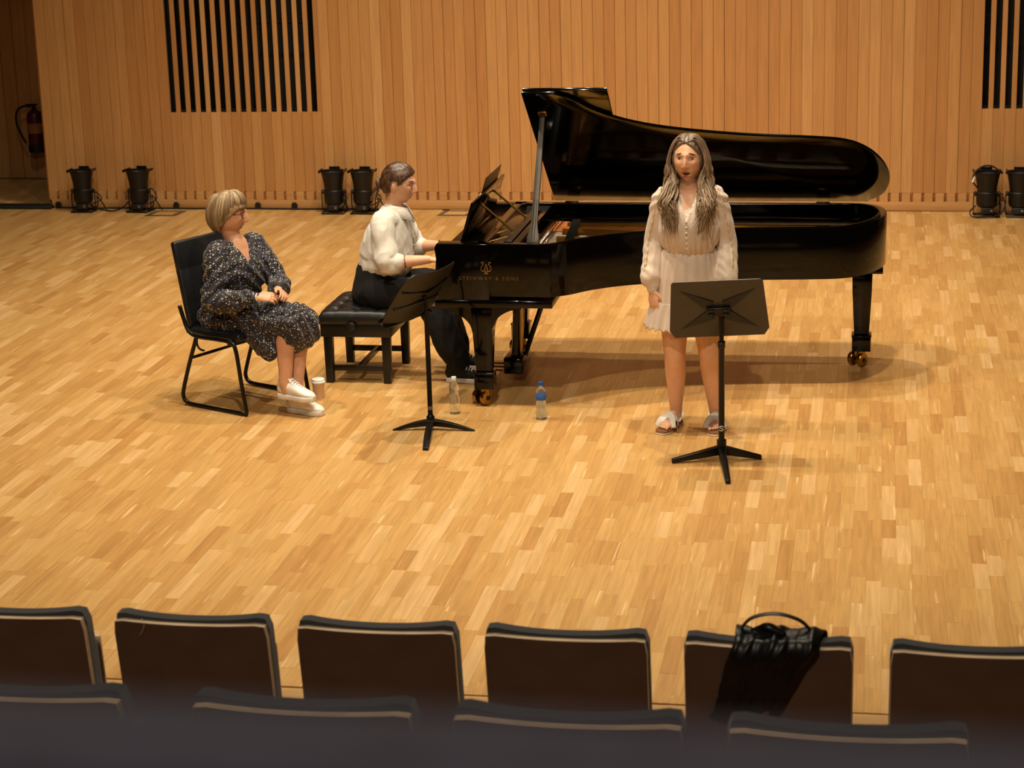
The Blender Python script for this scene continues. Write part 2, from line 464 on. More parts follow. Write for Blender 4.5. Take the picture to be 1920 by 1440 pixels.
def stage_lamp():
    t = thing('stage_lamp', 'x', 'stage lamp', (0, 0, 0))
    MB().lathe([(.030, .075), (.070, .080), (.086, .10), (.090, .13), (.090, .208), (.082, .216)], 28).build('lamp_body', 'black_paint', t, smooth=True, local=True, angle=40)
    MB().lathe([(.078, .213), (.084, .225), (.086, .26), (.096, .32), (.108, .375), (.112, .378), (.112, .388), (.101, .388), (.098, .36), (.070, .26)], 28).build('snout', 'black_paint', t, smooth=True, local=True, angle=40)
    MB().lathe([(.001, .352), (.095, .352), (.094, .362), (.06, .372), (.001, .376)], 24).build('lens', 'lens_glass', t, smooth=True, local=True)
    m = MB(); m.box((0, .0, .392), (.225, .012, .010)).box((-.112, 0, .386), (.012, .16, .022)).box((.112, 0, .386), (.012, .16, .022)).box((0, .085, .397), (.10, .006, .030))
    m.build('filter_frame', 'black_metal', t, local=True)
    p = [(-.108, 0, .20), (-.112, 0, .12), (-.108, 0, .03), (-.09, 0, .012), (0, 0, .010), (.09, 0, .012), (.108, 0, .03), (.112, 0, .12), (.108, 0, .20)]
    MB().tube([tuple(q) for q in crom(p, 4)], .009, 6, flat=.5).build('yoke', 'black_metal', t, smooth=True, local=True)
    p = [(-.10, -.09, .008), (.10, -.09, .008), (.105, .09, .008), (-.105, .09, .008)]
    MB().tube(p, .008, 6, closed=True).build('floor_frame', 'black_metal', t, local=True)
    for s in (-1, 1):
        MB().lathe([(.016, 0), (.020, .008), (.020, .022), (.012, .028)], 12, (s * .086, 0, .195), (s, 0, 0)).build('clamp_knob', 'dark_plastic', t, smooth=True, local=True, angle=40)
    MB().box((.0, -.06, .058), (.10, .05, .05)).build('driver_box', 'dark_plastic', t, bevel=.004, local=True)
    MB().box((.03, -.088, .060), (.018, .004, .014)).build('status_window', 'lens_glass', t, local=True)
    return t
def lamp_cable(t, seed, big=False, top=False, k_=1.0):
    rnd = random.Random(seed); p = []
    for k in range(9):
        a = k / 8 * 2.2 * math.pi
        p.append((.10 + .07 * math.cos(a) + rnd.uniform(-.02, .02), .05 * math.sin(a * .7) - .02, .11 + .085 * math.sin(a) * (1.2 if big else .8)))
    p = [(.02, -.05, .06)] + p + [(.2, .04, .012)]; p = [(x * k_, y, z) for x, y, z in p]
    p = [(x, y, max(z, .012)) for x, y, z in p]
    MB().tube([tuple(q) for q in crom(p, 5)], .006, 6).build('cable', 'rubber', t, smooth=True, local=True)
    if top:
        MB().tube([tuple(q) for q in crom([(-.085, -.02, .25), (-.125, -.02, .31), (-.105, -.02, .385), (-.04, -.02, .435), (.03, -.02, .435), (.085, -.02, .40), (.10, -.02, .37)], 5)], .008, 6).build('cable', 'rubber', t, smooth=True, local=True)
        MB().tube([(-.129, -.03, .30), (-.112, -.03, .345)], .009, 6).build('tape_tag', 'white_plastic', t, local=True)
        MB().tube([tuple(q) for q in crom([(-.10, -.05, .10), (-.15, -.07, .05), (-.12, -.10, .012), (.0, -.13, .012), (.10, -.10, .03), (.15, -.05, .10), (.13, -.03, .17)], 5)], .006, 6).build('cable', 'rubber', t, smooth=True, local=True)
lamp0 = stage_lamp()
LAMPS = [(-7.265, 17.90, 4, 'leftmost black stage lamp standing on the floor against the wall'),
         (-6.72, 17.91, -6, 'second black stage lamp from the left, with a cable loop at its right'),
         (-4.855, 17.88, 3, 'left lamp of the close pair of stage lamps behind the pianist'),
         (-4.58, 17.88, -3, 'right lamp of the close pair of stage lamps, nearest the pianist\'s hair'),
         (.935, 17.86, 5, 'black stage lamp right of the piano tail with a cable looped over its top'),
         (1.205, 17.86, -4, 'black stage lamp cut by the right edge of the picture')]
srcs = []
for i, (x, y, a, lab) in enumerate(LAMPS):
    t = lamp0 if i == 0 else copy_tree(lamp0)
    t.location = (x, y, 0); t.rotation_euler = (0, 0, R(a)); tag(t, lab, 'stage lamp', 'stage lamps along the back wall'); srcs.append(t)
for i, t in enumerate(srcs): lamp_cable(t, 10 + i, big=i in (1, 4), top=i == 4, k_=.62 if i in (2, 4) else 1.0)
t = thing('loose_cable', 'black cable slack on the floor between the two leftmost stage lamps', 'cable', (-6.95, 17.9, 0))
MB().tube([tuple(q) for q in crom([(-7.19, 17.9, .06), (-7.12, 17.86, .03), (-7.06, 17.9, .012), (-6.98, 17.86, .012), (-6.92, 17.88, .02), (-6.87, 17.87, .05), (-6.83, 17.9, .09)], 5)], .007, 6).build('cord', 'rubber', t, smooth=True)

def extinguisher():
    t = thing('fire_extinguisher', 'dark red fire extinguisher hanging on the wall of the dim left recess', 'fire extinguisher', (-8.415, 19.62, .29))
    MB().lathe([(.05, .06), (.075, .07), (.08, .09), (.08, .36), (.07, .40), (.035, .43), (.022, .44)], 24).build('cylinder', 'red_paint', t, smooth=True, local=True, angle=40)
    MB().lathe([(.06, 0), (.085, .005), (.085, .07), (.078, .08)], 24).build('foot', 'rubber', t, smooth=True, local=True, angle=40)
    MB().lathe([(.022, .43), (.022, .48), (.015, .49)], 12).box((-.02, 0, .485), (.12, .022, .014)).build('valve', 'black_metal', t, local=True)
    MB().tube([tuple(q) for q in crom([(-.02, -.02, .47), (-.10, -.03, .47), (-.17, -.03, .42), (-.185, -.03, .30), (-.14, -.03, .18), (-.10, -.03, .10)], 5)], .012, 8).build('hose', 'rubber', t, smooth=True, local=True)
    MB().lathe([(.081, .20), (.0815, .20), (.0815, .30), (.081, .30)], 24).build('paper_label', 'recess_wood', t, local=True)
    MB().box((0, .10, .25), (.05, .08, .30)).build('bracket', 'black_metal', t, local=True)
extinguisher()
# ================================================================== AUDIENCE SEATS
def audience_seat():
    """origin on the floor below the backrest, facing +Y; back panel top at z=.85"""
    t = thing('audience_seat', 'x', 'seat', (0, 0, 0))
    tilt = R(9); HW = .262
    def bend(p):      # recline about z=.42 and curve the panel a little
        x, y, z = p
        y -= .030 * (1 - (x / HW) ** 2)
        dz = z - .42
        return Vector((x, y - dz * math.tan(tilt), z))
    def shell(name, mat, y0, y1, topf, bot, hw, par, nx=14, nz=10, rc=.02):
        V = []; F = []
        def sheet(y, rev):
            n0 = len(V)
            for j in range(nz + 1):
                for i in range(nx + 1):
                    x = -hw + 2 * hw * i / nx; zt = topf(x); z = bot + (zt - bot) * j / nz
                    # rounded top corners
                    dx = abs(x) - (hw - rc); dzc = z - (zt - rc)
                    if dx > 0 and dzc > 0 and dx * dx + dzc * dzc > rc * rc:
                        k = rc / math.hypot(dx, dzc); x = math.copysign(hw - rc + dx * k, x); z = zt - rc + dzc * k
                    V.append(bend((x, y, z)))
            for j in range(nz):
                for i in range(nx):
                    a = n0 + j * (nx + 1) + i; q = (a, a + 1, a + nx + 2, a + nx + 1); F.append(q[::-1] if rev else q)
        sheet(y0, False); sheet(y1, True)
        N = (nx + 1) * (nz + 1)
        edge = [i for i in range(nx + 1)] + [j * (nx + 1) + nx for j in range(1, nz + 1)] + [nz * (nx + 1) + i for i in range(nx - 1, -1, -1)] + [j * (nx + 1) for j in range(nz - 1, 0, -1)]
        for a, b in zip(edge, edge[1:] + edge[:1]): F.append((b, a, N + a, N + b))
        return MB().add(V, F).build(name, mat, par, smooth=True, local=True, angle=45)
    flat = lambda x: .85
    shell('back_panel', 'seat_back_stain', -.003, .001, flat, .36, HW - .004, t)
    shell('plywood_shell', 'seat_edge_ply', .0012, .026, flat, .36, HW - .002, t)
    cush = lambda x: .860 + .013 * (abs(x) / HW) ** 2.5
    o = shell('back_cushion', 'seat_fabric', .027, .072, cush, .40, HW, t, rc=.035)
    b = MB().box((0, .150, .52), (.43, .07, .34), Matrix.Rotation(R(6), 3, 'X')).build('seat_cushion', 'seat_fabric', t, bevel=.025, seg=3, local=True)
    MB().box((0, .195, .52), (.43, .014, .34), Matrix.Rotation(R(6), 3, 'X')).build('seat_panel', 'seat_edge_ply', t, bevel=.003, local=True)
    for s in (-1, 1):
        MB().box((s * .19, .25, .19), (.035, .06, .376)).build('leg', 'black_metal', t, bevel=.004, local=True)
        MB().box((s * .19, .22, .006), (.06, .40, .012)).build('foot', 'black_metal', t, bevel=.003, local=True)
        MB().box((s * .19, .08, .40), (.03, .22, .05), Matrix.Rotation(R(12), 3, 'X')).build('back_bracket', 'black_metal', t, bevel=.004, local=True)
    return t
seat0 = audience_seat(); first = True
ROW1 = [(-2.80, 'dark seat back cut by the left edge in the front row of seats'),
        (-2.175, 'front-row seat back with a hair stuck to its top edge, second from the left'),
        (-1.555, 'front-row seat back directly below the left music stand, third from the left'),
        (-.94, 'front-row seat back between the third seat and the one with the leather bag'),
        (-.305, 'front-row seat back with the black leather bag hung over it'),
        (.33, 'front-row seat back at the right edge of the picture')]
ROW2 = [(-1.955, 'blurred second-row seat back cut by the left edge'),
        (-1.265, 'blurred second-row seat back, second from the left'),
        (-.655, 'blurred second-row seat back, third from the left'),
        (-.04, 'faintest blurred second-row seat back below the leather bag'),]
for x, lab in ROW1:
    s = seat0 if first else copy_tree(seat0); first = False
    s.location = (x, 6.02, 0); tag(s, lab, 'seat', 'front row of audience seats')
for x, lab in ROW2:
    s = copy_tree(seat0); s.location = (x, 4.21, .545); tag(s, lab, 'seat', 'second row of audience seats')
h = MB(); h.tube([tuple(q) for q in crom([(-2.330, 5.94, .862), (-2.318, 5.925, .845), (-2.325, 5.922, .825), (-2.335, 5.922, .812)], 5)], .0007, 4)
tag(h.build('loose_hair', 'seat_edge_ply', smooth=True), 'single pale hair clinging to the top edge of a front-row seat', 'hair')

# dark padded parapet directly in front of the camera, far out of focus
par = thing('gallery_parapet', 'dark navy padded parapet, blurred, along the bottom edge of the picture', 'parapet', (0, .43, 2.3))
prof = [(.47, 2.3), (.47, 3.062), (.463, 3.087), (.44, 3.0985), (.41, 3.092), (.402, 3.062), (.402, 2.3)]
V = []; n = len(prof)
for x in (-1.6, 1.5): V += [(x, y, z) for y, z in prof]
MB().add(V, [tuple(range(n - 1, -1, -1)), tuple(range(n, 2 * n))] + [(i, (i + 1) % n, n + (i + 1) % n, n + i) for i in range(n)]).build('padded_top', 'navy_pad', par, smooth=True, angle=40)
MB().box((-.05, .435, 1.8), (3.1, .05, 1.0)).build('panel', 'wall_dark', par)

# leather bag hung over the seat with the strap standing up
def leather_bag():
    t = thing('leather_bag', 'crumpled black leather bag with a raised strap hung over a front-row seat', 'bag', (-.36, 5.93, .60))
    NU, NV = 60, 46; V = []; F = []
    # path over the seat top: front (stage side) bottom -> top -> back (camera side) bottom
    path = crom([(6.055, .72), (6.050, .80), (6.035, .862), (6.00, .880), (5.952, .874), (5.918, .850), (5.922, .80), (5.940, .72), (5.960, .63), (5.968, .60)], 6)
    P = np.array(path); NV = len(P) - 1
    for side in (0, 1):
        for j, (y, z) in enumerate(P):
            tg = P[min(j + 1, NV)] - P[max(j - 1, 0)]; tg /= np.linalg.norm(tg); nr = np.array([tg[1], -tg[0]])
            f = j / NV
            wl = -.405 - .085 * max(0, f - .50) * 2; wr = -.135 - .22 * max(0, f - .55) * 2 + .012 * math.sin(f * 9)
            for i in range(NU + 1):
                u = i / NU; x = wl + (wr - wl) * u
                fold = .0065 * math.sin(u * 15 + 5.0 * (f - .5) * (u - .5) + 1.6 * math.sin(f * 5)) * (.25 + f) + .010 * noise.noise(Vector((u * 6, f * 7, 3))) + .006 * noise.noise(Vector((u * 15, f * 5, 9)))
                puff = .014 * (math.sin(math.pi * u) ** .5) * math.sin(math.pi * min(1, max(0, f)))
                d = (.010 + puff * (.35 if .25 < f < .5 else 1) + fold) if side == 0 else .002
                d = max(d, .006)
                V.append((x, y - nr[0] * d * (1), z - nr[1] * d * (1)) if False else (x, y + nr[0] * d, z + nr[1] * d))
    W = NU + 1; N = W * (NV + 1)
    for s in (0, 1):
        for j in range(NV):
            for i in range(NU):
                a = s * N + j * W + i; q = (a, a + 1, a + W + 1, a + W); F.append(q if s == 0 else q[::-1])
    edge = [i for i in range(W)] + [j * W + NU for j in range(1, NV + 1)] + [NV * W + i for i in range(NU - 1, -1, -1)] + [j * W for j in range(NV - 1, 0, -1)]
    for a, b in zip(edge, edge[1:] + edge[:1]): F.append((b, a, N + a, N + b))
    MB().add(V, F).build('bag_body', 'leather_black', t, smooth=True)
    MB().tube([tuple(q) for q in crom([(-.36, 5.975, .885), (-.325, 5.975, .896), (-.305, 5.97, .902), (-.285, 5.965, .896), (-.25, 5.96, .885)], 5)], [.008 + .010 * math.sin(k / 20 * math.pi) for k in range(21)], 8).build('gathered_flap', 'leather_black', t, smooth=True)
    pts = crom([(-.388, 5.985, .875), (-.384, 5.98, .900), (-.350, 5.98, .932), (-.28, 5.98, .946), (-.210, 5.98, .928), (-.174, 5.98, .894), (-.17, 5.985, .870)], 6)
    MB().tube([tuple(q) for q in pts], .012, 8, flat=.28).build('strap', 'leather_black', t, smooth=True)
leather_bag()

# ================================================================== GRAND PIANO
ZR = .99                                   # top of the rim
CURVE = [(-1.86, 11.53), (-1.76, 11.60), (-1.64, 11.74), (-1.46, 11.87), (-1.2, 11.97), (-.8, 12.05), (-.4, 12.09), (-.19, 12.13), (-.06, 12.24), (.03, 12.42), (.066, 12.62), (.03, 12.82), (-.08, 12.93), (-.25, 12.95)]
SIDE = [tuple(p) for p in crom(CURVE, 6)]
def inset(poly, d):
    out = []; n = len(poly)
    for i in range(n):
        a = Vector(poly[i - 1]); b = Vector(poly[i]); c_ = Vector(poly[(i + 1) % n])
        e1 = (b - a).normalized(); e2 = (c_ - b).normalized()
        n1 = Vector((-e1.y, e1.x)); n2 = Vector((-e2.y, e2.x)); nn = (n1 + n2)
        if nn.length < 1e-6: nn = n1
        nn.normalize(); k = d / max(.5, nn.dot(n1)); out.append(tuple(b + nn * k))
    return out
piano = thing('grand_piano', 'black polished concert grand piano with raised lid at centre stage', 'piano', (-1.3, 12.3, 0))
XK, XF = -2.54, -2.40
body_poly = [(-2.30, 11.53)] + SIDE + [(-2.30, 12.95)]        # counter-clockwise
inn = inset(body_poly, .055)
m = MB().ringprism(body_poly, inn, .676, ZR); m.build('rim', 'piano_black', piano, smooth=True, bevel=.005, angle=40)
# treble and bass arms
def arm(y0, y1):
    prof = [(-2.515, .655), (-2.54, .70), (-2.545, .78), (-2.535, .90), (-2.543, .965), (-2.53, ZR), (-2.22, ZR), (-2.22, .655)]
    V = [(x, y0, z) for x, z in prof] + [(x, y1, z) for x, z in prof]; n = len(prof)
    MB().add(V, [tuple(range(n)), tuple(range(2 * n - 1, n - 1, -1))] + [(i, n + i, n + (i + 1) % n, (i + 1) % n) for i in range(n)]).build('arm', 'piano_black', piano, smooth=True, bevel=.006, angle=40)
arm(11.528, 11.63); arm(12.85, 12.952)
MB().box((-2.20, 12.24, .632), (.70, 1.43, .045)).build('keybed', 'piano_black', piano, bevel=.006)
MB().box((-2.525, 12.24, .672), (.02, 1.22, .05)).build('key_slip', 'piano_black', piano, bevel=.004)
m = MB()
for k in range(52): m.box((-2.462, 11.635 + (k + .5) * .02337, .715), (.13, .0222, .02))
m.build('white_keys', 'ivory', piano)['kind'] = 'stuff'
m = MB()
for k in range(51):
    if k % 7 in (0, 1, 3, 4, 5): m.box((-2.44, 11.635 + (k + 1) * .02337, .729), (.085, .0105, .014))
m.build('black_keys', 'piano_satin', piano)['kind'] = 'stuff'
MB().quadbox([(-2.40, 11.63, .70), (-2.375, 11.63, .70), (-2.375, 12.85, .70), (-2.40, 12.85, .70), (-2.42, 11.63, .965), (-2.395, 11.63, .965), (-2.395, 12.85, .965), (-2.42, 12.85, .965)]).build('fallboard', 'piano_black', piano, bevel=.004)
MB().box((-2.26, 12.24, .972), (.42, 1.22, .014)).build('desk_tray', 'piano_black', piano, bevel=.003)
MB().box((-1.3, 12.24, .69), (2.2, .04, .06)).build('beam', 'piano_satin', piano)
# inside: soundboard, iron plate with struts, strings, dampers, pin block
sb = [p for p in inn]
MB().prism(sb, .775, .79).build('soundboard', 'soundboard', piano)
pl = [p for p in inset(body_poly, .075) if p[0] > -2.04]; pl = [(-2.05, 11.61)] + pl + [(-2.05, 12.87)]
hole = lambda poly: poly
plate = MB()
ring_o = pl; ring_i = inset(pl, .075)
plate.prism(ring_o, .838, .852); P_ = plate.build('iron_plate', 'plate_gold', piano, bevel=.004)
MB().box((-1.98, 12.24, .857), (.16, 1.24, .022)).build('pin_block_web', 'plate_gold', piano, bevel=.004)
for (xa, ya, xb, yb) in ((-1.92, 11.72, -1.50, 11.95), (-1.92, 11.95, -1.12, 12.05), (-1.92, 12.20, -.62, 12.16), (-1.92, 12.45, -.25, 12.35), (-1.92, 12.66, -.10, 12.70)):
    MB().tube([(xa, ya, .885), (xb, yb, .870)], [.020, .012], 8, flat=1.2).build('plate_strut', 'plate_gold', piano, smooth=True)
rnd = random.Random(8)
st = MB()
for k in range(56):
    y = 11.66 + k * .0205; xe = np.interp(y, [11.66, 11.9, 12.05, 12.3, 12.8], [-1.72, -1.40, -1.0, -.35, -.15])
    st.tube([(-2.03, y, .872), (xe, y + (.04 if y < 12.3 else -.02), .866)], .0016, 4)
st.build('strings', 'string_steel', piano)['kind'] = 'stuff'
bs = MB()
for k in range(16):
    y = 12.50 + k * .021
    bs.tube([(-2.03, y, .884), (-.25 - .01 * k, y - .20, .880)], .003, 5)
bs.build('bass_strings', 'copper_string', piano)['kind'] = 'stuff'
dm = MB(); 
for k in range(64): dm.box((-1.80 - .0012 * k, 11.70 + k * .0170, .893), (.055, .011, .030))
dm.build('dampers', 'piano_satin', piano)['kind'] = 'stuff'
MB().box((-2.0, 12.24, .876), (.012, 1.2, .008)).build('felt_strip', 'felt_red', piano)
pn = MB()
for k in range(110): pn.lathe([(.003, 0), (.003, .03)], 5, (-2.04 + .028 * (k % 4) / 1.2, 11.66 + k * .0107, .868))
pn.build('tuning_pins', 'string_steel', piano)['kind'] = 'stuff'

# lid, raised about the spine
ALPHA = R(35.6); HY, HZ = 12.945, .996
XL = -2.045
def lidp(p):
    d = HY - p.y; h_ = p.z
    return Vector((p.x, HY - d * math.cos(ALPHA) - h_ * math.sin(ALPHA) * (-1) * -1, HZ + d * math.sin(ALPHA) + h_ * math.cos(ALPHA)))
def lidp(p):                                # d away from the hinge, h above the lid's lower face
    d = HY - p.y; h_ = p.z
    return Vector((p.x, HY - d * math.cos(ALPHA) + h_ * math.sin(ALPHA), HZ + d * math.sin(ALPHA) + h_ * math.cos(ALPHA)))
lid_poly = [(XL, 11.515)] + [(x_, min(y_, 12.945)) for x_, y_ in inset(body_poly, -.014)[1:-1]] + [(XL, 12.945)]
MB().prism(lid_poly, 0, .020, lidp).build('lid', 'piano_black', piano, bevel=.004, smooth=True, angle=35)
MB().prism([(XL + .004, 11.515), (-1.545, 11.515), (-1.545, 12.93), (XL + .004, 12.93)], .024, .043, lidp).build('lid_flap', 'piano_black', piano, bevel=.004)
q = lidp(Vector((-1.60, 11.57, .045))); nrm = Vector((0, math.sin(ALPHA), math.cos(ALPHA)))
MB().lathe([(.018, 0), (.022, .006), (.020, .016), (.008, .020)], 14, q, nrm).build('lid_bumper', 'rubber', piano, smooth=True, angle=40)
for x in (-1.93, -1.15, -.33):
    MB().box((x, 12.925, .993), (.085, .03, .008)).build('lid_hinge', 'brass', piano, bevel=.002)
# prop stick
pa, pb = Vector((-1.965, 11.585, .985)), lidp(Vector((-1.95, 11.74, -.004)))
ax = (pb - pa); Ls = ax.length; zq = ax.normalized(); xq = Vector((1, 0, 0)); yq = zq.cross(xq).normalized(); xq = yq.cross(zq)
def stickpoly(t_, w_, th):
    return [pa + zq * (Ls * t_) + xq * (sx * w_) + yq * (sy * th) for sx, sy in ((-1, -1), (1, -1), (1, 1), (-1, 1))]
V = []; sec = [(0, .036, .010), (.04, .036, .010), (.11, .024, .010), (.16, .019, .010), (.5, .018, .010), (1, .015, .009)]
for s_ in sec: V += stickpoly(*s_)
F = [(3, 2, 1, 0), tuple(len(V) - 4 + k for k in range(4))]
for i in range(len(sec) - 1):
    for k in range(4): F.append((i * 4 + k, i * 4 + (k + 1) % 4, i * 4 + 4 + (k + 1) % 4, i * 4 + 4 + k))
ps = MB().add(V, F).build('prop_stick', 'stand_grey', piano, bevel=.002)
for o_ in (-.008, .008):
    MB().tube([pa + zq * (.03 * Ls) + xq * o_ - yq * .0105, pa + zq * (.33 * Ls) + xq * o_ - yq * .0105], .0016, 5).build('groove', 'black_paint', ps)
MB().box(pa + Vector((0, .0, -.01)), (.10, .05, .02)).build('prop_cup', 'piano_satin', piano, bevel=.003)
MB().box(lidp(Vector((-1.95, 11.74, -.006))), (.05, .05, .014), Matrix.Rotation(-ALPHA, 3, 'X')).build('prop_socket', 'brass', piano, bevel=.003)

# music desk with an open score on the far half
def deskp(u, v, d=0):      # u along Y from the near end, v up the desk, d behind it
    return Vector((-2.405 + .30 * v + .95 * d, 11.62 + u, .985 + .95 * v - .30 * d))
P8 = [deskp(*q) for q in ((0, 0, 0), (1.05, 0, 0), (1.05, .245, 0), (0, .245, 0), (0, 0, .016), (1.05, 0, .016), (1.05, .245, .016), (0, .245, .016))]
md = MB().quadbox(P8).build('music_desk', 'piano_black', piano, bevel=.005)
for u in (.30, .75):
    MB().tube([deskp(u, .19, .016), Vector((-2.13, 11.62 + u, .985))], .007, 6).build('desk_strut', 'brass', md)
MB().box((-2.12, 12.15, .985), (.05, 1.05, .012)).build('desk_rail', 'piano_satin', piano, bevel=.002)
sc_ = thing('sheet_music', 'open music score with dark cover standing on the piano music desk', 'score', deskp(.6, .0, -.02))
for k, (u0, u1, t_) in enumerate(((.36, .62, .0), (.62, .88, .0))):
    mid = (u0 + u1) / 2
    V = []; N = 8
    for s_ in (0, 1):
        for j in (0, 1):
            for i in range(N + 1):
                u = u0 + (u1 - u0) * i / N; bow = -.012 * math.sin(math.pi * i / N)
                V.append(deskp(u, .012 + j * .19, -.004 - s_ * .010 + bow))
    W = N + 1; F = []
    for s_ in (0, 1):
        for i in range(N):
            a = s_ * 2 * W + i; q = (a, a + 1, a + W + 1, a + W); F.append(q if s_ else q[::-1])
    edge = list(range(W)) + [2 * W - 1 - i for i in range(W)]
    for a, b in zip(edge, edge[1:] + edge[:1]): F.append((a, b, 2 * W + b, 2 * W + a))
    MB().add(V, F).build('page_block', 'paper_white', sc_)
    MB().quadbox([deskp(*q) for q in ((u0, .008, -.004), (u1, .008, -.004), (u1, .335, -.004), (u0, .335, -.004), (u0, .008, -.001), (u1, .008, -.001), (u1, .335, -.001), (u0, .335, -.001))]).build('cover', 'black_paint', sc_)

# legs with brackets, ferrules and twin brass casters
def piano_leg(x, y, bracket=True, ang=0):
    grp = MB()
    V = []; rot = Matrix.Rotation(ang, 3, 'Z')
    for z, h_ in ((.62, .062), (.50, .060), (.20, .045)):
        V += [rot @ Vector((sx * h_, sy * h_, z)) + Vector((x, y, 0)) for sx, sy in ((-1, -1), (1, -1), (1, 1), (-1, 1))]
    F = [(3, 2, 1, 0), (8, 9, 10, 11)]
    for i in range(2):
        for k in range(4): F.append((i * 4 + k, i * 4 + (k + 1) % 4, i * 4 + 4 + (k + 1) % 4, i * 4 + 4 + k))
    leg = MB().add(V, F).build('leg', 'piano_black', piano, bevel=.004)
    MB().box((x, y, .155), (.115, .115, .095), rot).box((x, y, .205), (.122, .122, .012), rot).build('ferrule', 'piano_black', leg, bevel=.004, local=False)
    MB().lathe([(.024, .055), (.030, .06), (.026, .105), (.034, .11)], 16, (x, y, 0)).build('caster_stem', 'brass', leg, smooth=True, angle=40)
    for s_ in (-1, 1):
        a = Vector((.80, -.60, 0)); d = Vector((-.022, .010, 0)) + a * (s_ * .034)
        wh = MB().lathe([(.030, -.016), (.042, -.015), (.046, -.008), (.046, .008), (.042, .015), (.030, .016)], 24, (x + d.x, y + d.y, .0465), a).build('caster_wheel', 'brass', leg, smooth=True, angle=40)
        MB().lathe([(.010, -.020), (.016, -.018), (.018, .0), (.016, .018), (.010, .020)], 14, (x + d.x, y + d.y, .0465), a).build('wheel_hub', 'piano_satin', leg, smooth=True, angle=40)
    if bracket:
        pts = [(-.30, .612), (.24, .612)] + [(.06 + .18 * (1 - math.sin(R(t_ * 9))), .612 - .012 - .14 * (1 - math.cos(R(t_ * 9)))) for t_ in range(0, 11)]
        pts += [(-.06 - .24 * (1 - math.sin(R(90 - t_ * 9))), .612 - .012 - .14 * (1 - math.cos(R(90 - t_ * 9)))) for t_ in range(0, 11)]
        poly = []
        for px, pz in pts:
            if not poly or (abs(px - poly[-1][0]) + abs(pz - poly[-1][1])) > 1e-5: poly.append((px, pz))
        n = len(poly)
        V = [(x + px, y - .058, pz) for px, pz in poly] + [(x + px, y + .058, pz) for px, pz in poly]
        MB().add(V, [tuple(range(n)), tuple(range(2 * n - 1, n - 1, -1))] + [(i, n + i, n + (i + 1) % n, (i + 1) % n) for i in range(n)]).build('leg_bracket', 'piano_black', leg)
    return leg
piano_leg(-2.275, 11.60); piano_leg(-2.27, 12.86)
tl = piano_leg(-.075, 12.66, bracket=False)
MB().box((-.10, 12.62, .645), (.30, .28, .03)).build('leg_block', 'piano_black', piano, bevel=.006)
# pedal lyre
ly = MB()
for s_ in (-1, 1):
    ly = MB(); ly.tube([tuple(q) for q in crom([(-2.16, 12.22 + s_ * .055, .61), (-2.17, 12.22 + s_ * .085, .45), (-2.18, 12.22 + s_ * .075, .28), (-2.19, 12.22 + s_ * .085, .15)], 5)], .024, 8); ly.build('lyre_post', 'piano_black', piano, smooth=True)
MB().box((-2.19, 12.22, .115), (.12, .30, .10)).build('lyre_box', 'piano_black', piano, bevel=.008)
for k in (-1, 0, 1):
    MB().tube([(-2.15, 12.22 + k * .03, .60), (-2.16, 12.22 + k * .03, .16)], .006, 6).build('lyre_rod', 'brass', piano)
    MB().box((-2.29, 12.22 + k * .085, .075), (.12, .035, .012)).build('pedal', 'brass', piano, bevel=.005)
MB().tube([(-1.97, 12.22, .63), (-2.14, 12.22, .15)], .016, 8).build('lyre_brace', 'piano_black', piano)
# gold emblem and lettering on the treble side
def lettering(text, size, x, y, z, name, parent, mat, spacing=1.0):
    cu = bpy.data.curves.new(name, 'FONT'); cu.body = text; cu.size = size; cu.extrude = .0006; cu.offset = -.0006; cu.align_x = 'CENTER'; cu.space_character = spacing; cu.resolution_u = 3
    o = bpy.data.objects.new(name, cu); COL.objects.link(o)
    dg = bpy.context.evaluated_depsgraph_get(); dg.update()
    me = bpy.data.meshes.new_from_object(o.evaluated_get(dg)); bpy.data.objects.remove(o)
    me.transform(Matrix.Translation(Vector((x, y, z)) - world_off(parent)) @ Matrix.Rotation(R(90), 4, 'X'))
    me.materials.clear(); me.materials.append(MATS[mat])
    r = bpy.data.objects.new(name, me); COL.objects.link(r); r.parent = parent
    return r
tx = lettering('STEINWAY & SONS', .030, -2.222, 11.527, .777, 'gold_lettering', piano, 'gold_leaf', 1.45); tx['kind'] = 'stuff'
em = MB(); yE = 11.5265
cx, cz = -2.236, .815
for s_ in (-1, 1):
    em.tube([tuple(q) for q in crom([(cx + s_ * .010, yE, cz + .012), (cx + s_ * .030, yE, cz + .022), (cx + s_ * .026, yE, cz + .042), (cx + s_ * .016, yE, cz + .058), (cx + s_ * .022, yE, cz + .068), (cx + s_ * .028, yE, cz + .062)], 5)], .0022, 5)
em.tube([tuple(q) for q in crom([(cx - .011, yE, cz + .02), (cx, yE, cz + .055), (cx + .011, yE, cz + .02), (cx, yE, cz + .012), (cx - .011, yE, cz + .02)], 5)], .0020, 5)
for k in (-1, 0, 1): em.tube([(cx + k * .006, yE, cz + .018), (cx + k * .006, yE, cz + .046)], .0010, 4)
em.box((cx, yE, cz + .0), (.026, .002, .004)).box((cx, yE, cz + .006), (.014, .002, .008))
e_ = em.build('gold_emblem', 'gold_leaf', piano); e_['kind'] = 'stuff'; e_['label'] = 'small gold lyre emblem'

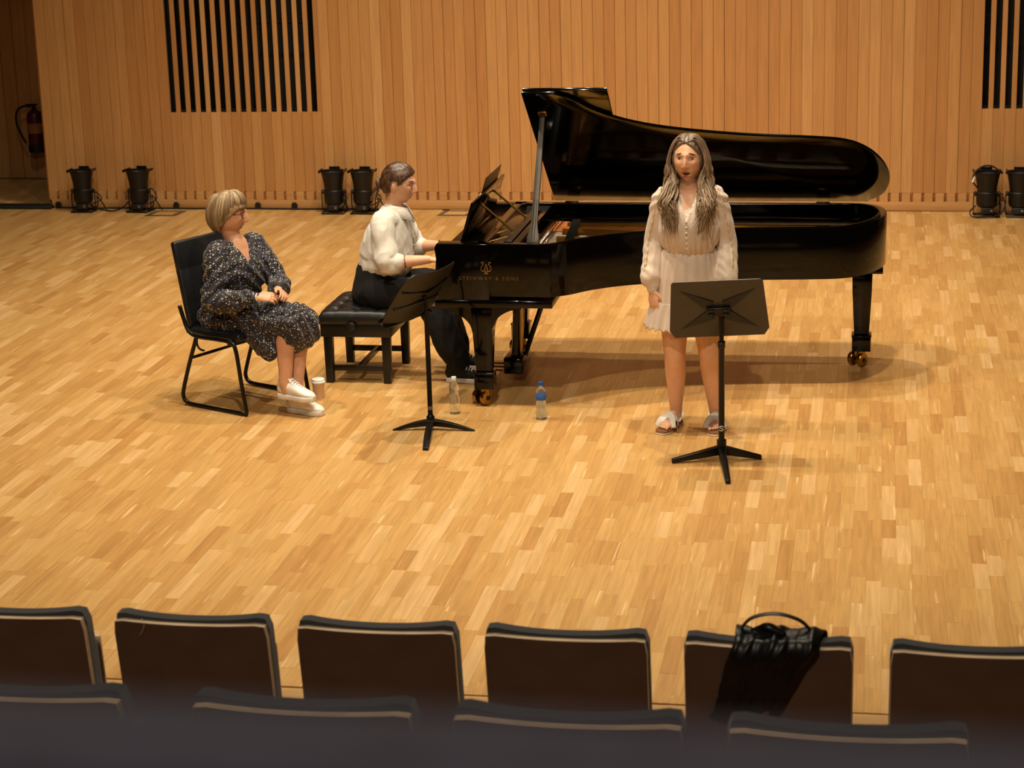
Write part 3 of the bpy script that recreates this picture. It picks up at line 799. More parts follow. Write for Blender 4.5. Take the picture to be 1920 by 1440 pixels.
# ================================================================== PIANO BENCH
def bench():
    t = thing('piano_bench', 'black tufted leather piano bench with four square legs under the pianist', 'bench', (-3.165, 12.30, 0))
    hx, hy = .235, .315
    N = 28; M_ = 36; V = []; F = []
    tuft = [(i * .135, j * .14) for i in (-1, 0, 1) for j in (-1.5, -.5, .5, 1.5)]
    for j in range(M_ + 1):
        for i in range(N + 1):
            x = -hx + 2 * hx * i / N; y = -hy + 2 * hy * j / M_
            ex = 1 - abs(x / hx) ** 6; ey = 1 - abs(y / hy) ** 7
            z = .425 + .052 * (max(ex, 0) * max(ey, 0)) ** .35
            for a, b in tuft: z -= .022 * math.exp(-((x - a) ** 2 + (y - b) ** 2) / .0011)
            z -= .007 * sum(math.exp(-((y - (k * .14)) / .008) ** 2) for k in (-1.5, -.5, .5, 1.5)) * max(0, ex)
            z -= .006 * sum(math.exp(-((x - k * .135) / .008) ** 2) for k in (-1, 0, 1)) * max(0, ey)
            V.append((x, y, z))
    W = N + 1
    for j in range(M_):
        for i in range(N): a = j * W + i; F.append((a, a + 1, a + W + 1, a + W))
    edge = [i for i in range(W)] + [j * W + N for j in range(1, M_ + 1)] + [M_ * W + i for i in range(N - 1, -1, -1)] + [j * W for j in range(M_ - 1, 0, -1)]
    base_i = len(V)
    for e in edge: V.append((V[e][0] * .97, V[e][1] * .98, .385))
    n = len(edge)
    for k in range(n): F.append((edge[k], base_i + k, base_i + (k + 1) % n, edge[(k + 1) % n]))
    F.append(tuple(base_i + k for k in range(n)))
    cu = MB().add(V, F).build('cushion', 'leather_black', t, smooth=True, local=True)
    for a, b in tuft:
        MB().lathe([(.010, 0), (.009, .004), (.003, .006)], 10, (a, b, .452)).build('button', 'leather_black', cu, smooth=True, local=True)
    MB().box((0, 0, .345), (.45, .60, .085)).build('frame', 'piano_satin', t, bevel=.004, local=True)
    for sx in (-1, 1):
        for sy in (-1, 1):
            MB().box((sx * .185, sy * .255, .155), (.055, .055, .31), taper=.85).build('leg', 'piano_satin', t, bevel=.003, local=True)
    for sy in (-1, 1): MB().box((0, sy * .255, .095), (.33, .024, .035)).build('stretcher', 'piano_satin', t, bevel=.003, local=True)
    MB().box((0, 0, .095), (.024, .49, .035)).build('stretcher', 'piano_satin', t, bevel=.003, local=True)
    MB().lathe([(.026, 0), (.030, .006), (.028, .026), (.018, .032)], 18, (-.02, -.30, .375), (0, -1, 0)).build('height_knob', 'black_paint', t, smooth=True, local=True, angle=40)
bench()

# ================================================================== CHAIR of the listener (sled base)
def sled_chair():
    t = thing('stacking_chair', 'black padded sled-base chair under the woman in the floral dress', 'chair', (-3.775, 11.60, 0), R(-26))
    # local: facing +X, y to the left
    hw = .275
    for s_ in (-1, 1):
        p = [(-.225, .62), (-.20, .55), (-.165, .475), (-.10, .445), (.05, .445), (.17, .44), (.215, .40), (.245, .20), (.275, .018)]
        q = crom([(a, b) for a, b in p], 6)
        MB().tube([(a, s_ * hw, b) for a, b in q], .0125, 8).build('side_frame', 'black_metal', t, smooth=True, local=True)
        p = [(-.10, .44), (-.17, .28), (-.235, .11), (-.245, .055), (-.22, .022), (-.16, .014), (0, .0135), (.275, .0135)]
        q = crom(p, 6)
        MB().tube([(a, s_ * hw, b) for a, b in q], .0125, 8).build('sled_runner', 'black_metal', t, smooth=True, local=True)
    for x, z in ((-.17, .30), (.16, .43)):
        MB().tube([(x, -hw, z), (x, hw, z)], .010, 8).build('cross_bar', 'black_metal', t, smooth=True, local=True)
    MB().tube([tuple(q) for q in crom([(-.10, -hw, .43), (-.085, -hw - .012, .395), (-.055, -hw - .02, .375), (-.02, -hw - .025, .372)], 4)], .007, 6).build('linking_hook', 'black_metal', t, smooth=True, local=True)
    MB().box((.0, 0, .462), (.44, .50, .045)).build('seat_pad', 'chair_vinyl', t, bevel=.018, seg=3, local=True)
    tl_ = Matrix.Rotation(R(-11), 3, 'Y')
    MB().box((-.215, 0, .665), (.04, .50, .36), tl_).build('backrest', 'chair_vinyl', t, bevel=.014, seg=3, local=True)
    MB().box((-.262, 0, .905), (.042, .50, .185), tl_).build('backrest_top', 'chair_vinyl', t, bevel=.016, seg=3, local=True)
sled_chair()

# ================================================================== MUSIC STANDS
def stand_right():
    t = thing('music_stand', 'black music stand in front of the singer, desk turned away', 'music stand', (-.795, 10.60, 0))
    c0 = Vector((0, 0, 0))
    MB().lathe([(.026, .05), (.026, .115), (.0165, .12), (.0165, .62), (.020, .625), (.020, .66), (.0125, .665), (.0125, .80)], 16).build('post', 'black_metal', t, smooth=True, local=True, angle=40)
    for dx, dy in ((-.262, -.075), (.212, .035), (.065, -.42)):
        d = Vector((dx, dy, 0)); n_ = Vector((-dy, dx, 0)).normalized() * .017
        P = []
        for f, z0, z1, k in ((.02, .035, .085, 1.2), (1.0, .001, .024, .75)):
            P += [d * f - n_ * k + Vector((0, 0, z0)), d * f + n_ * k + Vector((0, 0, z0)), d * f + n_ * k + Vector((0, 0, z1)), d * f - n_ * k + Vector((0, 0, z1))]
        MB().add(P, [(3, 2, 1, 0), (4, 5, 6, 7), (0, 1, 5, 4), (1, 2, 6, 5), (2, 3, 7, 6), (3, 0, 4, 7)]).build('leg', 'black_metal', t, bevel=.004, local=True)
    # desk: faces the singer (+Y), top leaning back toward the hall
    rot = Matrix.Rotation(R(3), 3, 'Z') @ Matrix.Rotation(R(-2.5), 3, 'Y') @ Matrix.Rotation(R(24), 3, 'X')
    ctr = Vector((-.014, -.02, .838))
    poly = [(-.266, -.13), (-.24, -.176), (.235, -.176), (.262, -.13), (.240, .178), (.226, .190), (-.226, .190), (-.240, .178)]
    def dp(x, y, z): return rot @ Vector((x, z, y)) + ctr     # x across, y up the desk, z toward the singer
    n = len(poly)
    V = [dp(x, y, -.0025) for x, y in poly] + [dp(x, y, .0025) for x, y in poly]
    MB().add(V, [tuple(range(n)), tuple(range(2 * n - 1, n - 1, -1))] + [(i, n + i, n + (i + 1) % n, (i + 1) % n) for i in range(n)]).build('desk', 'stand_grey', t, local=True)
    P = [dp(*q) for q in ((-.235, -.168, 0), (.235, -.168, 0), (.235, -.168, .06), (-.235, -.168, .06), (-.235, -.163, 0), (.235, -.163, 0), (.235, -.163, .06), (-.235, -.163, .06))]
    MB().quadbox(P).build('ledge', 'stand_grey', t, local=True)
    # pressed creases that spread from the hub to the corners
    for tx_, ty_ in ((-.20, .135), (.20, .135), (-.205, -.12), (.205, -.12)):
        a = Vector((tx_, ty_)); b = Vector((tx_ * .20, ty_ * .22)); nn = Vector((-(a - b).y, (a - b).x)).normalized() * .032
        P = [a, b + nn, b - nn]
        V = [dp(p.x, p.y, -.0028) for p in P] + [dp(P[0].x, P[0].y, -.0035), dp(P[1].x, P[1].y, -.010), dp(P[2].x, P[2].y, -.010)]
        MB().add(V, [(0, 2, 1), (3, 4, 5), (0, 1, 4, 3), (1, 2, 5, 4), (2, 0, 3, 5)]).build('pressed_crease', 'black_paint', t, local=True)
    MB().box(dp(0, .0, -.016), (.125, .022, .055), rot).build('hub_plate', 'black_metal', t, bevel=.003, local=True)
    for sx in (-1, 1):
        for sz in (-1, 1): MB().box(dp(sx * .038, sz * .013, -.030), (.034, .010, .014), rot).build('clamp', 'black_metal', t, bevel=.002, local=True)
    MB().lathe([(.014, 0), (.016, .005), (.016, .02), (.010, .024)], 14, (0, -.016, .645), (0, -1, 0)).build('height_knob', 'dark_plastic', t, smooth=True, local=True, angle=40)
    m_ = MB()
    m_.tube([tuple(q) for q in crom([(.012, -.0170, .190), (.0, -.0172, .196), (-.010, -.0170, .190), (.0, -.0172, .183), (.010, -.0170, .176), (.0, -.0172, .169), (-.012, -.0170, .175)], 4)], .0022, 5)
    m_.build('sticker_mark', 'paper_white', t, local=True)
stand_right()
def stand_left():
    t = thing('music_stand', 'black music stand with curved blade feet beside the pianist, desk seen edge-on', 'music stand', (-2.497, 11.06, 0))
    MB().lathe([(.024, .045), (.024, .075), (.017, .085), (.0145, .09), (.0145, .70), (.010, .70), (.010, .80)], 16).build('post', 'black_metal', t, smooth=True, local=True, angle=40)
    # two blades in one arc left and right, third toward the hall
    for s_, ex, ey in ((-1, -.215, -.045), (1, .262, -.02)):
        P = []; N = 10
        for i in range(N + 1):
            f = i / N; x = ex * f; y = ey * f
            top = .052 * (1 - f ** 1.7) + .006; bot = (.040 * (1 - (f / .85) ** 2) if f < .85 else 0) * .55 + .001
            wy = .026 * (1 - .75 * f)
            P += [(x, y - wy, bot), (x, y + wy, bot), (x, y + wy, max(top, bot + .006)), (x, y - wy, max(top, bot + .006))]
        F = [(3, 2, 1, 0), tuple(len(P) - 4 + k for k in range(4))]
        for i in range(N):
            for k in range(4): F.append((i * 4 + k, i * 4 + (k + 1) % 4, i * 4 + 4 + (k + 1) % 4, i * 4 + 4 + k))
        MB().add(P, F).build('leg', 'black_metal', t, bevel=.002, local=True)
    P = []
    for f, y, w_, z0, z1 in ((0, .0, .020, .03, .058), (1, -.22, .020, .012, .040), (2, -.42, .017, .001, .016)):
        x = .03 * f
        P += [(x - w_, y, z0), (x + w_, y, z0), (x + w_, y, z1), (x - w_, y, z1)]
    F = [(3, 2, 1, 0), (8, 9, 10, 11)]
    for i in range(2):
        for k in range(4): F.append((i * 4 + k, i * 4 + (k + 1) % 4, i * 4 + 4 + (k + 1) % 4, i * 4 + 4 + k))
    MB().add(P, F).build('leg', 'black_metal', t, bevel=.003, local=True)
    wv = Vector((.36, .93, 0)).normalized(); hv = Vector((wv.y, -wv.x, 0)); uv = (hv * .55 + Vector((0, 0, .835))).normalized(); nv = wv.cross(uv)   # nv: toward the reader or away
    if nv.x > 0: nv = -nv
    ctr = Vector((.005, -.09, .805))
    def dp(a, b, c_): return ctr + wv * a + uv * b + nv * c_
    V = []; N = 12
    rows = [(-.18, .235), (-.10, .262), (.10, .255), (.16, .235), (.185, .20)]
    for s_ in (-.0025, .0025):
        for b_, h_ in rows:
            for i in range(N + 1):
                a_ = -h_ + 2 * h_ * i / N
                V.append(dp(a_, b_, s_ + .035 * (a_ / .26) ** 2))
    W = N + 1; NR = len(rows); F = []
    for s_ in (0, 1):
        for j in range(NR - 1):
            for i in range(N): a = s_ * W * NR + j * W + i; q = (a, a + 1, a + W + 1, a + W); F.append(q if s_ else q[::-1])
    edge = list(range(W)) + [j * W + N for j in range(1, NR)] + [(NR - 1) * W + i for i in range(N - 1, -1, -1)] + [j * W for j in range(NR - 2, 0, -1)]
    for a, b in zip(edge, edge[1:] + edge[:1]): F.append((b, a, W * NR + a, W * NR + b))
    MB().add(V, F).build('desk', 'stand_black', t, smooth=True, local=True, angle=40)
    V = []
    for a_ in (-.235, .235):
        V += [dp(a_, -.18, .0), dp(a_, -.19, .06), dp(a_, -.165, .072), dp(a_, -.160, .066), dp(a_, -.182, .056), dp(a_, -.174, .0)]
    MB().add(V, [(5, 4, 3, 2, 1, 0), (6, 7, 8, 9, 10, 11)] + [(i, (i + 1) % 6, 6 + (i + 1) % 6, 6 + i) for i in range(6)]).build('ledge', 'stand_black', t, local=True)
    for b_ in (-.06, .06):
        MB().tube([dp(-.22, b_, -.004 + .025), dp(0, b_ * .5, -.010), dp(.22, b_, -.004 + .025)], .008, 6).build('desk_rib', 'black_metal', t, smooth=True, local=True)
    MB().tube([(0, 0, .78), tuple(dp(0, 0, -.012))], .013, 8).build('desk_joint', 'black_metal', t, local=True)
    MB().lathe([(.0148, .118), (.0152, .118), (.0152, .140), (.0148, .140)], 14).build('paper_sticker', 'grey_metal', t, local=True)
stand_left()

# ================================================================== BOTTLES, CUP
def bottle(x, y, label, blue):
    t = thing('water_bottle', label, 'bottle', (x, y, 0), group='water bottles on the stage floor')
    k = 1.0
    prof = [(.012, .003), (.028, .001), (.031, .008), (.031, .045), (.029, .06), (.031, .075), (.031, .098), (.024, .115), (.0255, .125), (.030, .15), (.029, .165), (.020, .188), (.0125, .198), (.0125, .205)]
    body = 'water_bottle_blue' if blue else 'water_bottle'
    MB().lathe(prof, 28).build('bottle_body', body, t, smooth=True, local=True)
    MB().lathe([(.0145, .203), (.0150, .206), (.0150, .220), (.0138, .223)], 20).build('cap', 'plastic_blue' if blue else 'white_plastic', t, smooth=True, local=True, angle=40)
    if blue: MB().lathe([(.0312, .118), (.0316, .1185), (.0316, .148), (.0312, .1485)], 28).build('paper_label', 'label_blue', t, smooth=True, local=True, angle=40)
bottle(-2.425, 11.40, 'clear plastic water bottle with a white cap by the piano caster', False)
bottle(-1.895, 11.32, 'water bottle with a blue cap and blue label under the piano side', True)
t = thing('coffee_cup', 'brown paper coffee cup with a white lid on the floor by the bench', 'cup', (-3.325, 11.665, 0))
MB().lathe([(.029, 0), (.0295, .003), (.0385, .10), (.040, .103)], 28).build('cup_body', 'paper_cup', t, smooth=True, local=True, angle=40)
MB().lathe([(.0415, .100), (.043, .103), (.042, .108), (.039, .110), (.038, .122), (.034, .124)], 28).build('cup_lid', 'cup_lid', t, smooth=True, local=True, angle=40)
# ================================================================== PEOPLE: tools
def V3(*a): return Vector(a)
def attr_mat(name, rough=.5, sss=0, sheen=0, spec=.5, bump=0, bscale=300):
    m, nt, b = new_mat(name)
    at = nt.nodes.new('ShaderNodeAttribute'); at.attribute_name = 'tint'
    nz = nt.nodes.new('ShaderNodeTexNoise'); nz.inputs['Scale'].default_value = 60
    tc = nt.nodes.new('ShaderNodeTexCoord'); nt.links.new(tc.outputs['Object'], nz.inputs['Vector'])
    mr = nt.nodes.new('ShaderNodeMapRange'); mr.inputs[3].default_value = .93; mr.inputs[4].default_value = 1.05
    nt.links.new(nz.outputs['Fac'], mr.inputs[0])
    mul = nt.nodes.new('ShaderNodeVectorMath'); mul.operation = 'SCALE'
    nt.links.new(at.outputs['Color'], mul.inputs[0]); nt.links.new(mr.outputs[0], mul.inputs['Scale'])
    nt.links.new(mul.outputs[0], b.inputs['Base Color'])
    b.inputs['Roughness'].default_value = rough; b.inputs['Sheen Weight'].default_value = sheen; b.inputs['Specular IOR Level'].default_value = spec
    if sss:
        b.inputs['Subsurface Weight'].default_value = sss; b.inputs['Subsurface Radius'].default_value = (.010, .004, .002); b.inputs['Subsurface Scale'].default_value = .6
    return m
attr_mat('skin', .48, sss=.12)
attr_mat('hair_strands', .42, spec=.6)
attr_mat('eye_gloss', .12)
pmat('cream_satin', 'd5c1ae', .5, var=.04, scale=30, sheen=.35, bump=.10, bscale=120)
pmat('cream_lace', 'd8bd9a', .7, var=.25, scale=240, bump=.9, bscale=220)
pmat('white_cotton', 'd9d2c6', .75, var=.03, scale=30, sheen=.1, bump=.08, bscale=90)
pmat('black_cloth', '080707', .9, var=.2, scale=50)
pmat('white_leather', 'e8e2d8', .45, var=.03)
pmat('white_rubber', 'ddd6cb', .6)
pmat('lace_cord', 'efeae2', .7)
pmat('canvas_black', '100e0d', .8)
pmat('cork', '8a5a34', .8, var=.25, scale=120)
pmat('gold_wire', 'd7ae5a', .22, metal=1)
pmat('tortoise', '3b1712', .25, var=.4, scale=90)
pmat('spectacle_glass', 'f6f8fa', .03, trans=1.0, var=.0, ior=1.05)
pmat('watch_black', '0b0b0d', .25)
pmat('pearl', 'efe3d0', .25)
def floral():
    m, nt, b = new_mat('floral_print'); L = nt.links.new
    tc = nt.nodes.new('ShaderNodeTexCoord')
    base = nt.nodes.new('ShaderNodeRGB'); base.outputs[0].default_value = (*hexc('14131f'), 1); col = base.outputs[0]
    for sc, lim, hx, seed in ((46, .23, 'c9b98a', 1), (58, .22, '8c8fc0', 7), (70, .22, 'd8d2c2', 13), (52, .16, 'b58a34', 21), (64, .18, '8a5a48', 33)):
        mp = nt.nodes.new('ShaderNodeMapping'); mp.inputs['Location'].default_value = (seed, seed * .7, seed * .3); mp.inputs['Scale'].default_value = (sc, sc, sc * 1.25)
        L(tc.outputs['Object'], mp.inputs['Vector'])
        nz = nt.nodes.new('ShaderNodeTexNoise'); nz.inputs['Scale'].default_value = 2.5; L(mp.outputs[0], nz.inputs['Vector'])
        mx0 = nt.nodes.new('ShaderNodeMixRGB'); mx0.inputs[0].default_value = .10; L(mp.outputs[0], mx0.inputs[1]); L(nz.outputs['Color'], mx0.inputs[2])
        vo = nt.nodes.new('ShaderNodeTexVoronoi'); vo.inputs['Scale'].default_value = 1.0; L(mp.outputs[0], vo.inputs['Vector'])
        lt = nt.nodes.new('ShaderNodeMath'); lt.operation = 'LESS_THAN'; lt.inputs[1].default_value = lim; L(vo.outputs['Distance'], lt.inputs[0])
        # only some of the cells carry a flower
        sp = nt.nodes.new('ShaderNodeSeparateColor'); L(vo.outputs['Color'], sp.inputs[0])
        gt = nt.nodes.new('ShaderNodeMath'); gt.operation = 'GREATER_THAN'; gt.inputs[1].default_value = .45; L(sp.outputs[0], gt.inputs[0])
        mu = nt.nodes.new('ShaderNodeMath'); mu.operation = 'MULTIPLY'; L(lt.outputs[0], mu.inputs[0]); L(gt.outputs[0], mu.inputs[1])
        mx = nt.nodes.new('ShaderNodeMixRGB'); mx.inputs[2].default_value = (*hexc(hx), 1); L(mu.outputs[0], mx.inputs[0]); L(col, mx.inputs[1]); col = mx.outputs[0]
    L(col, b.inputs['Base Color']); b.inputs['Roughness'].default_value = .75; b.inputs['Sheen Weight'].default_value = .1
floral()

def limb(pts, radii, side=None, n=18, per=5, cap=True):
    """closed smooth tube; radii entries r or (r_side, r_other)"""
    rr = [(r, r) if not isinstance(r, (tuple, list)) else tuple(r) for r in radii]
    C = crom([(*p, *r) for p, r in zip(pts, rr)], per)
    P = [Vector(c[:3]) for c in C]; RR = [(max(c[3], .002), max(c[4], .002)) for c in C]
    if cap:                                  # rounded ends
        def capend(i, j):
            d = (P[i] - P[j]).normalized(); r = min(RR[i]); out = []
            for a in (35, 62, 80):
                out.append((P[i] + d * (r * math.sin(R(a)) * .8), (RR[i][0] * math.cos(R(a)), RR[i][1] * math.cos(R(a)))))
            return out
        e0 = capend(0, 1); e1 = capend(-1, -2)
        P = [p for p, _ in e0[::-1]] + P + [p for p, _ in e1]; RR = [r for _, r in e0[::-1]] + RR + [r for _, r in e1]
    N = len(P); V = []; F = []
    t0 = (P[1] - P[0]).normalized()
    s = Vector(side) if side is not None else (Vector((0, 0, 1)).cross(t0) if abs(t0.z) < .9 else Vector((1, 0, 0)))
    for i in range(N):
        t = (P[min(i + 1, N - 1)] - P[max(i - 1, 0)]).normalized()
        s_ref = Vector(side) if side is not None else s
        s2 = s_ref - t * s_ref.dot(t)
        if s2.length < .15: s2 = s - t * s.dot(t)
        s = s2.normalized(); u = t.cross(s)
        for k in range(n):
            a = 2 * math.pi * k / n
            V.append(P[i] + s * (RR[i][0] * math.cos(a)) + u * (RR[i][1] * math.sin(a)))
    for i in range(N - 1):
        for k in range(n):
            k2 = (k + 1) % n; F.append((i * n + k, i * n + k2, (i + 1) * n + k2, (i + 1) * n + k))
    F.append(tuple(range(n - 1, -1, -1))); F.append(tuple((N - 1) * n + k for k in range(n)))
    return [tuple(v) for v in V], F
def ball(c, r, rot=None, n=20, m=12):
    V = []; F = []; c = Vector(c)
    r = (r, r, r) if not isinstance(r, (tuple, list)) else r
    for j in range(m + 1):
        ph = math.pi * (j + .02) / (m + .04)
        for i in range(n):
            a = 2 * math.pi * i / n
            p = Vector((r[0] * math.sin(ph) * math.cos(a), r[1] * math.sin(ph) * math.sin(a), r[2] * math.cos(ph)))
            if rot is not None: p = rot @ p
            V.append(tuple(p + c))
    for j in range(m):
        for i in range(n):
            i2 = (i + 1) % n; F.append((j * n + i, (j + 1) * n + i, (j + 1) * n + i2, j * n + i2))
    F.append(tuple(range(n))); F.append(tuple(m * n + i for i in range(n - 1, -1, -1)))
    return V, F
def hand(w, d, back, thumb, curl=(.25, .35, .3), size=1.0, spread=1.0):
    """wrist w, pointing d, back-of-hand normal, thumb side direction (approx.)"""
    w = Vector(w); d = Vector(d).normalized(); b = Vector(back); b = (b - d * b.dot(d)).normalized()
    l = d.cross(b)
    if l.dot(Vector(thumb)) < 0: l = -l
    k = size; parts = []
    parts.append(limb([w - d * .012 * k, w + d * .02 * k, w + d * .055 * k, w + d * .090 * k], [(.023 * k, .016 * k), (.027 * k, .016 * k), (.037 * k, .015 * k), (.036 * k, .011 * k)], side=l, n=14, per=3))
    for off, L, r, cu in ((.029, .070, .0082, .9), (.010, .078, .0086, 1.0), (-.009, .073, .0082, 1.1), (-.027, .057, .0072, 1.2)):
        p = w + d * .084 * k + l * off * k - b * abs(off) * .08 * k; dd = (d + l * off * 2.2 * spread).normalized(); P = [p]
        for f, c in zip((.42, .33, .25), curl):
            ang = c * cu; ax = dd.cross(-b).normalized() if dd.cross(-b).length > .01 else l
            dd = (Matrix.Rotation(ang, 3, ax) @ dd).normalized(); p = p + dd * (L * f * k); P.append(p)
        parts.append(limb(P, [r * k, r * .98 * k, r * .9 * k, r * .72 * k], n=9, per=3))
    p0 = w + d * .022 * k + l * .020 * k; d1 = (d * .75 + l * .62 - b * .30).normalized(); d2 = (d * .95 + l * .25 - b * .35).normalized()
    parts.append(limb([p0, p0 + d1 * .034 * k, p0 + d1 * .034 * k + d2 * .028 * k, p0 + d1 * .034 * k + d2 * .052 * k], [.013 * k, .0105 * k, .0095 * k, .0075 * k], n=9, per=3))
    return parts
def g(x, s): return np.exp(-(x / s) ** 2)
def head_local(mouth=0.0, nose=1.0, n=80, m=72):
    ph = np.pi * (np.arange(m + 1) + .02) / (m + .04); th = 2 * np.pi * np.arange(n) / n
    PH, TH = np.meshgrid(ph, th, indexing='ij')
    x = .0735 * np.sin(PH) * np.sin(TH); y = .0945 * np.sin(PH) * np.cos(TH); z = .116 * np.cos(PH)
    t = np.clip(-z / .116, 0, 1)
    x = x * (1 - .26 * t ** 1.7); y = np.where(y < 0, y * (1 - .34 * t ** 1.2) * (1 + .05 * np.clip(z / .116, 0, 1)), y * (1 - .05 * t))
    # squarer jaw and flatter face
    x = x * (1 + .07 * g(z + .06, .03)); 
    w = np.clip(y / .05, 0, 1); w = w * w * (3 - 2 * w)
    ax = np.abs(x)
    npf = np.interp(z, [-.046, -.041, -.033, -.028, .0, .018, .032], [0, .35, .95, 1.0, .55, .22, 0])
    dy = .0245 * nose * g(x, .0105) * npf + .007 * g(ax - .0125, .0065) * g(z + .035, .0075)
    dy += .0055 * g(z - .030, .011) * g(x, .05) - .0115 * g(ax - .031, .0155) * g(z - .009, .0115)
    dy += .0045 * g(ax - .044, .017) * g(z + .020, .018)
    dy += .006 * g(x, .017) * g(z + .0565 - .002 * mouth, .006) + .0055 * g(x, .016) * g(z + .073 + .007 * mouth, .0065)
    dy -= .0045 * g(x, .020) * g(z + .0645, .0035) + .024 * mouth * g(x, .0165) * g(z + .0670, .0062)
    dy += .0075 * g(x, .021) * g(z + .100, .014) - .003 * g(x, .03) * g(z + .085, .008)
    y = y + dy * w
    V = np.stack([x, y, z], -1).reshape(-1, 3); F = []
    for j in range(m):
        for i in range(n):
            i2 = (i + 1) % n; F.append((j * n + i, j * n + i2, (j + 1) * n + i2, (j + 1) * n + i))
    F.append(tuple(range(n - 1, -1, -1))); F.append(tuple(m * n + i for i in range(n)))
    return V, F
def head_frame(face, up=(0, 0, 1), roll=0):
    f = Vector(face).normalized(); u = Vector(up); u = (u - f * u.dot(f)).normalized(); r = f.cross(u)   # person's right is f x u
    M = Matrix((-r * -1, f, u)).transposed()       # local x -> person's right
    return M @ Matrix.Rotation(roll, 3, 'Y')
def head_parts(c, M, mouth=0.0, nose=1.0, k=1.0):
    V, F = head_local(mouth, nose); c = Vector(c)
    A = np.array(M); W = (V * k) @ A.T + np.array(c)
    parts = [([tuple(v) for v in W], F)]
    for s in (-1, 1):
        parts.append(ball(c + M @ V3(s * .0735, -.008, -.004) * k, (.009 * k, .017 * k, .030 * k), M @ Matrix.Rotation(R(s * 14), 3, 'Z'), 12, 8))
    return parts
def voxel_union(parts, voxel, smooth=2):
    V = []; F = []
    for v, f in parts:
        n = len(V); V += list(v); F += [tuple(i + n for i in q) for q in f]
    me = bpy.data.meshes.new('tmp'); me.from_pydata([tuple(p) for p in V], [], F)
    o = bpy.data.objects.new('tmp', me); COL.objects.link(o)
    md = o.modifiers.new('r', 'REMESH'); md.mode = 'VOXEL'; md.voxel_size = voxel
    if smooth:
        ms = o.modifiers.new('s', 'SMOOTH'); ms.factor = .5; ms.iterations = smooth
    dg = bpy.context.evaluated_depsgraph_get(); dg.update()
    r = bpy.data.meshes.new_from_object(o.evaluated_get(dg))
    bpy.data.objects.remove(o); bpy.data.meshes.remove(me)
    return r
def verts(me):
    a = np.empty(len(me.vertices) * 3, np.float32); me.vertices.foreach_get('co', a); return a.reshape(-1, 3).astype(float)
def set_verts(me, A):
    me.vertices.foreach_set('co', A.astype(np.float32).ravel()); me.update()
def normals(me):
    a = np.empty(len(me.vertices) * 3, np.float32); me.vertex_normals.foreach_get('vector', a); return a.reshape(-1, 3).astype(float)
def put(me, name, mat, parent, tint=None):
    A = verts(me) - np.array(world_off(parent)); set_verts(me, A)
    me.materials.clear(); me.materials.append(MATS[mat])
    if tint is not None:
        c = np.ones((len(me.vertices), 4), np.float32); c[:, :3] = tint
        at = me.attributes.new('tint', 'FLOAT_COLOR', 'POINT'); at.data.foreach_set('color', c.ravel())
    me.polygons.foreach_set('use_smooth', [True] * len(me.polygons))
    me.name = name
    o = bpy.data.objects.new(name, me); COL.objects.link(o); o.parent = parent
    return o
def from_vf(V, F):
    me = bpy.data.meshes.new('m'); me.from_pydata([tuple(map(float, v)) for v in V], [], F)
    bm = bmesh.new(); bm.from_mesh(me); bmesh.ops.recalc_face_normals(bm, faces=bm.faces); bm.to_mesh(me); bm.free()
    return me
def nz3(A, s, seed=0.0):
    """smooth noise per vertex; s = scale vector"""
    s = np.array(s) * np.ones(3)
    return np.array([noise.noise(Vector((p[0] * s[0] + seed, p[1] * s[1] + seed * 1.7, p[2] * s[2] - seed))) for p in A])
def face_tint(A, c, M, skin, lip, brow, k=1.0, mouth=0.0, brow_tilt=0.0, brow_z=.0315, shadow=None):
    """skin colours of one body: warm cheeks, lips, eyebrows, nostrils, lids - in head coordinates"""
    T = np.tile(np.array(skin), (len(A), 1)); n0 = nz3(A, 25)[:, None]; T = T * (1 + .06 * n0)
    Lc = (A - np.array(c)) @ np.array(M) / k
    x, y, z = Lc.T; ax = np.abs(x); fr = (y > .03) & (np.abs(z) < .13) & (ax < .09)
    def blend(w, col):
        w = np.clip(np.where(fr, w, 0), 0, 1)[:, None]; T[:] = T * (1 - w) + np.array(col) * w
    red = np.array(skin) * np.array((1.05, .82, .74))
    blend(.55 * g(ax - .040, .018) * g(z + .024, .018), red); blend(.4 * g(x, .012) * g(z + .03, .012), red)
    lipw = np.maximum(g(x, .0205) * g(z + .0575 - .002 * mouth, .0055), g(x, .019) * g(z + .0735 + .006 * mouth, .0062))
    blend(np.clip(1.6 * lipw - .35, 0, 1), lip)
    blend(np.clip(2.2 * g(x, .0205) * g(z + .0662, .0022 + .0042 * mouth) - .5, 0, 1), (.03, .008, .006) if mouth else np.array(lip) * .35)
    bz = brow_z + brow_tilt * (.031 - ax) * 1.0
    blend(np.clip(2.4 * g(ax - .032, .0165) ** 1 * g(z - bz, .0042) - .5, 0, 1), brow)
    blend(np.clip(1.5 * g(ax - .031, .0150) * g(z - .0165, .0035) - .45, 0, 1) * .85, np.array(brow) * .7)     # upper lids and lashes
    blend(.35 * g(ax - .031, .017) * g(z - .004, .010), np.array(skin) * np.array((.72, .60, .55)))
    blend(np.clip(1.5 * g(ax - .0075, .004) * g(z + .0415, .003) - .4, 0, 1), np.array(skin) * .25)                   # nostrils
    return T
def eyes(c, M, parent, iris=(.05, .025, .012), k=1.0, gaze=(0, 1, 0)):
    gz_ = Vector(gaze).normalized()
    for s in (-1, 1):
        cc = Vector(c) + M @ V3(s * .031, .0672, .0080) * k
        V, F = ball(cc, .0108 * k, None, 18, 14); me = from_vf(V, F); A = verts(me)
        d = (A - np.array(cc)); d /= np.linalg.norm(d, axis=1)[:, None]; q = d @ np.array(M @ gz_)
        T = np.where((q > .82)[:, None], np.array(iris), np.array((.40, .34, .29))); T = np.where((q > .975)[:, None], np.array((.006, .004, .004)), T)
        put(me, 'eye', 'eye_gloss', parent, T)
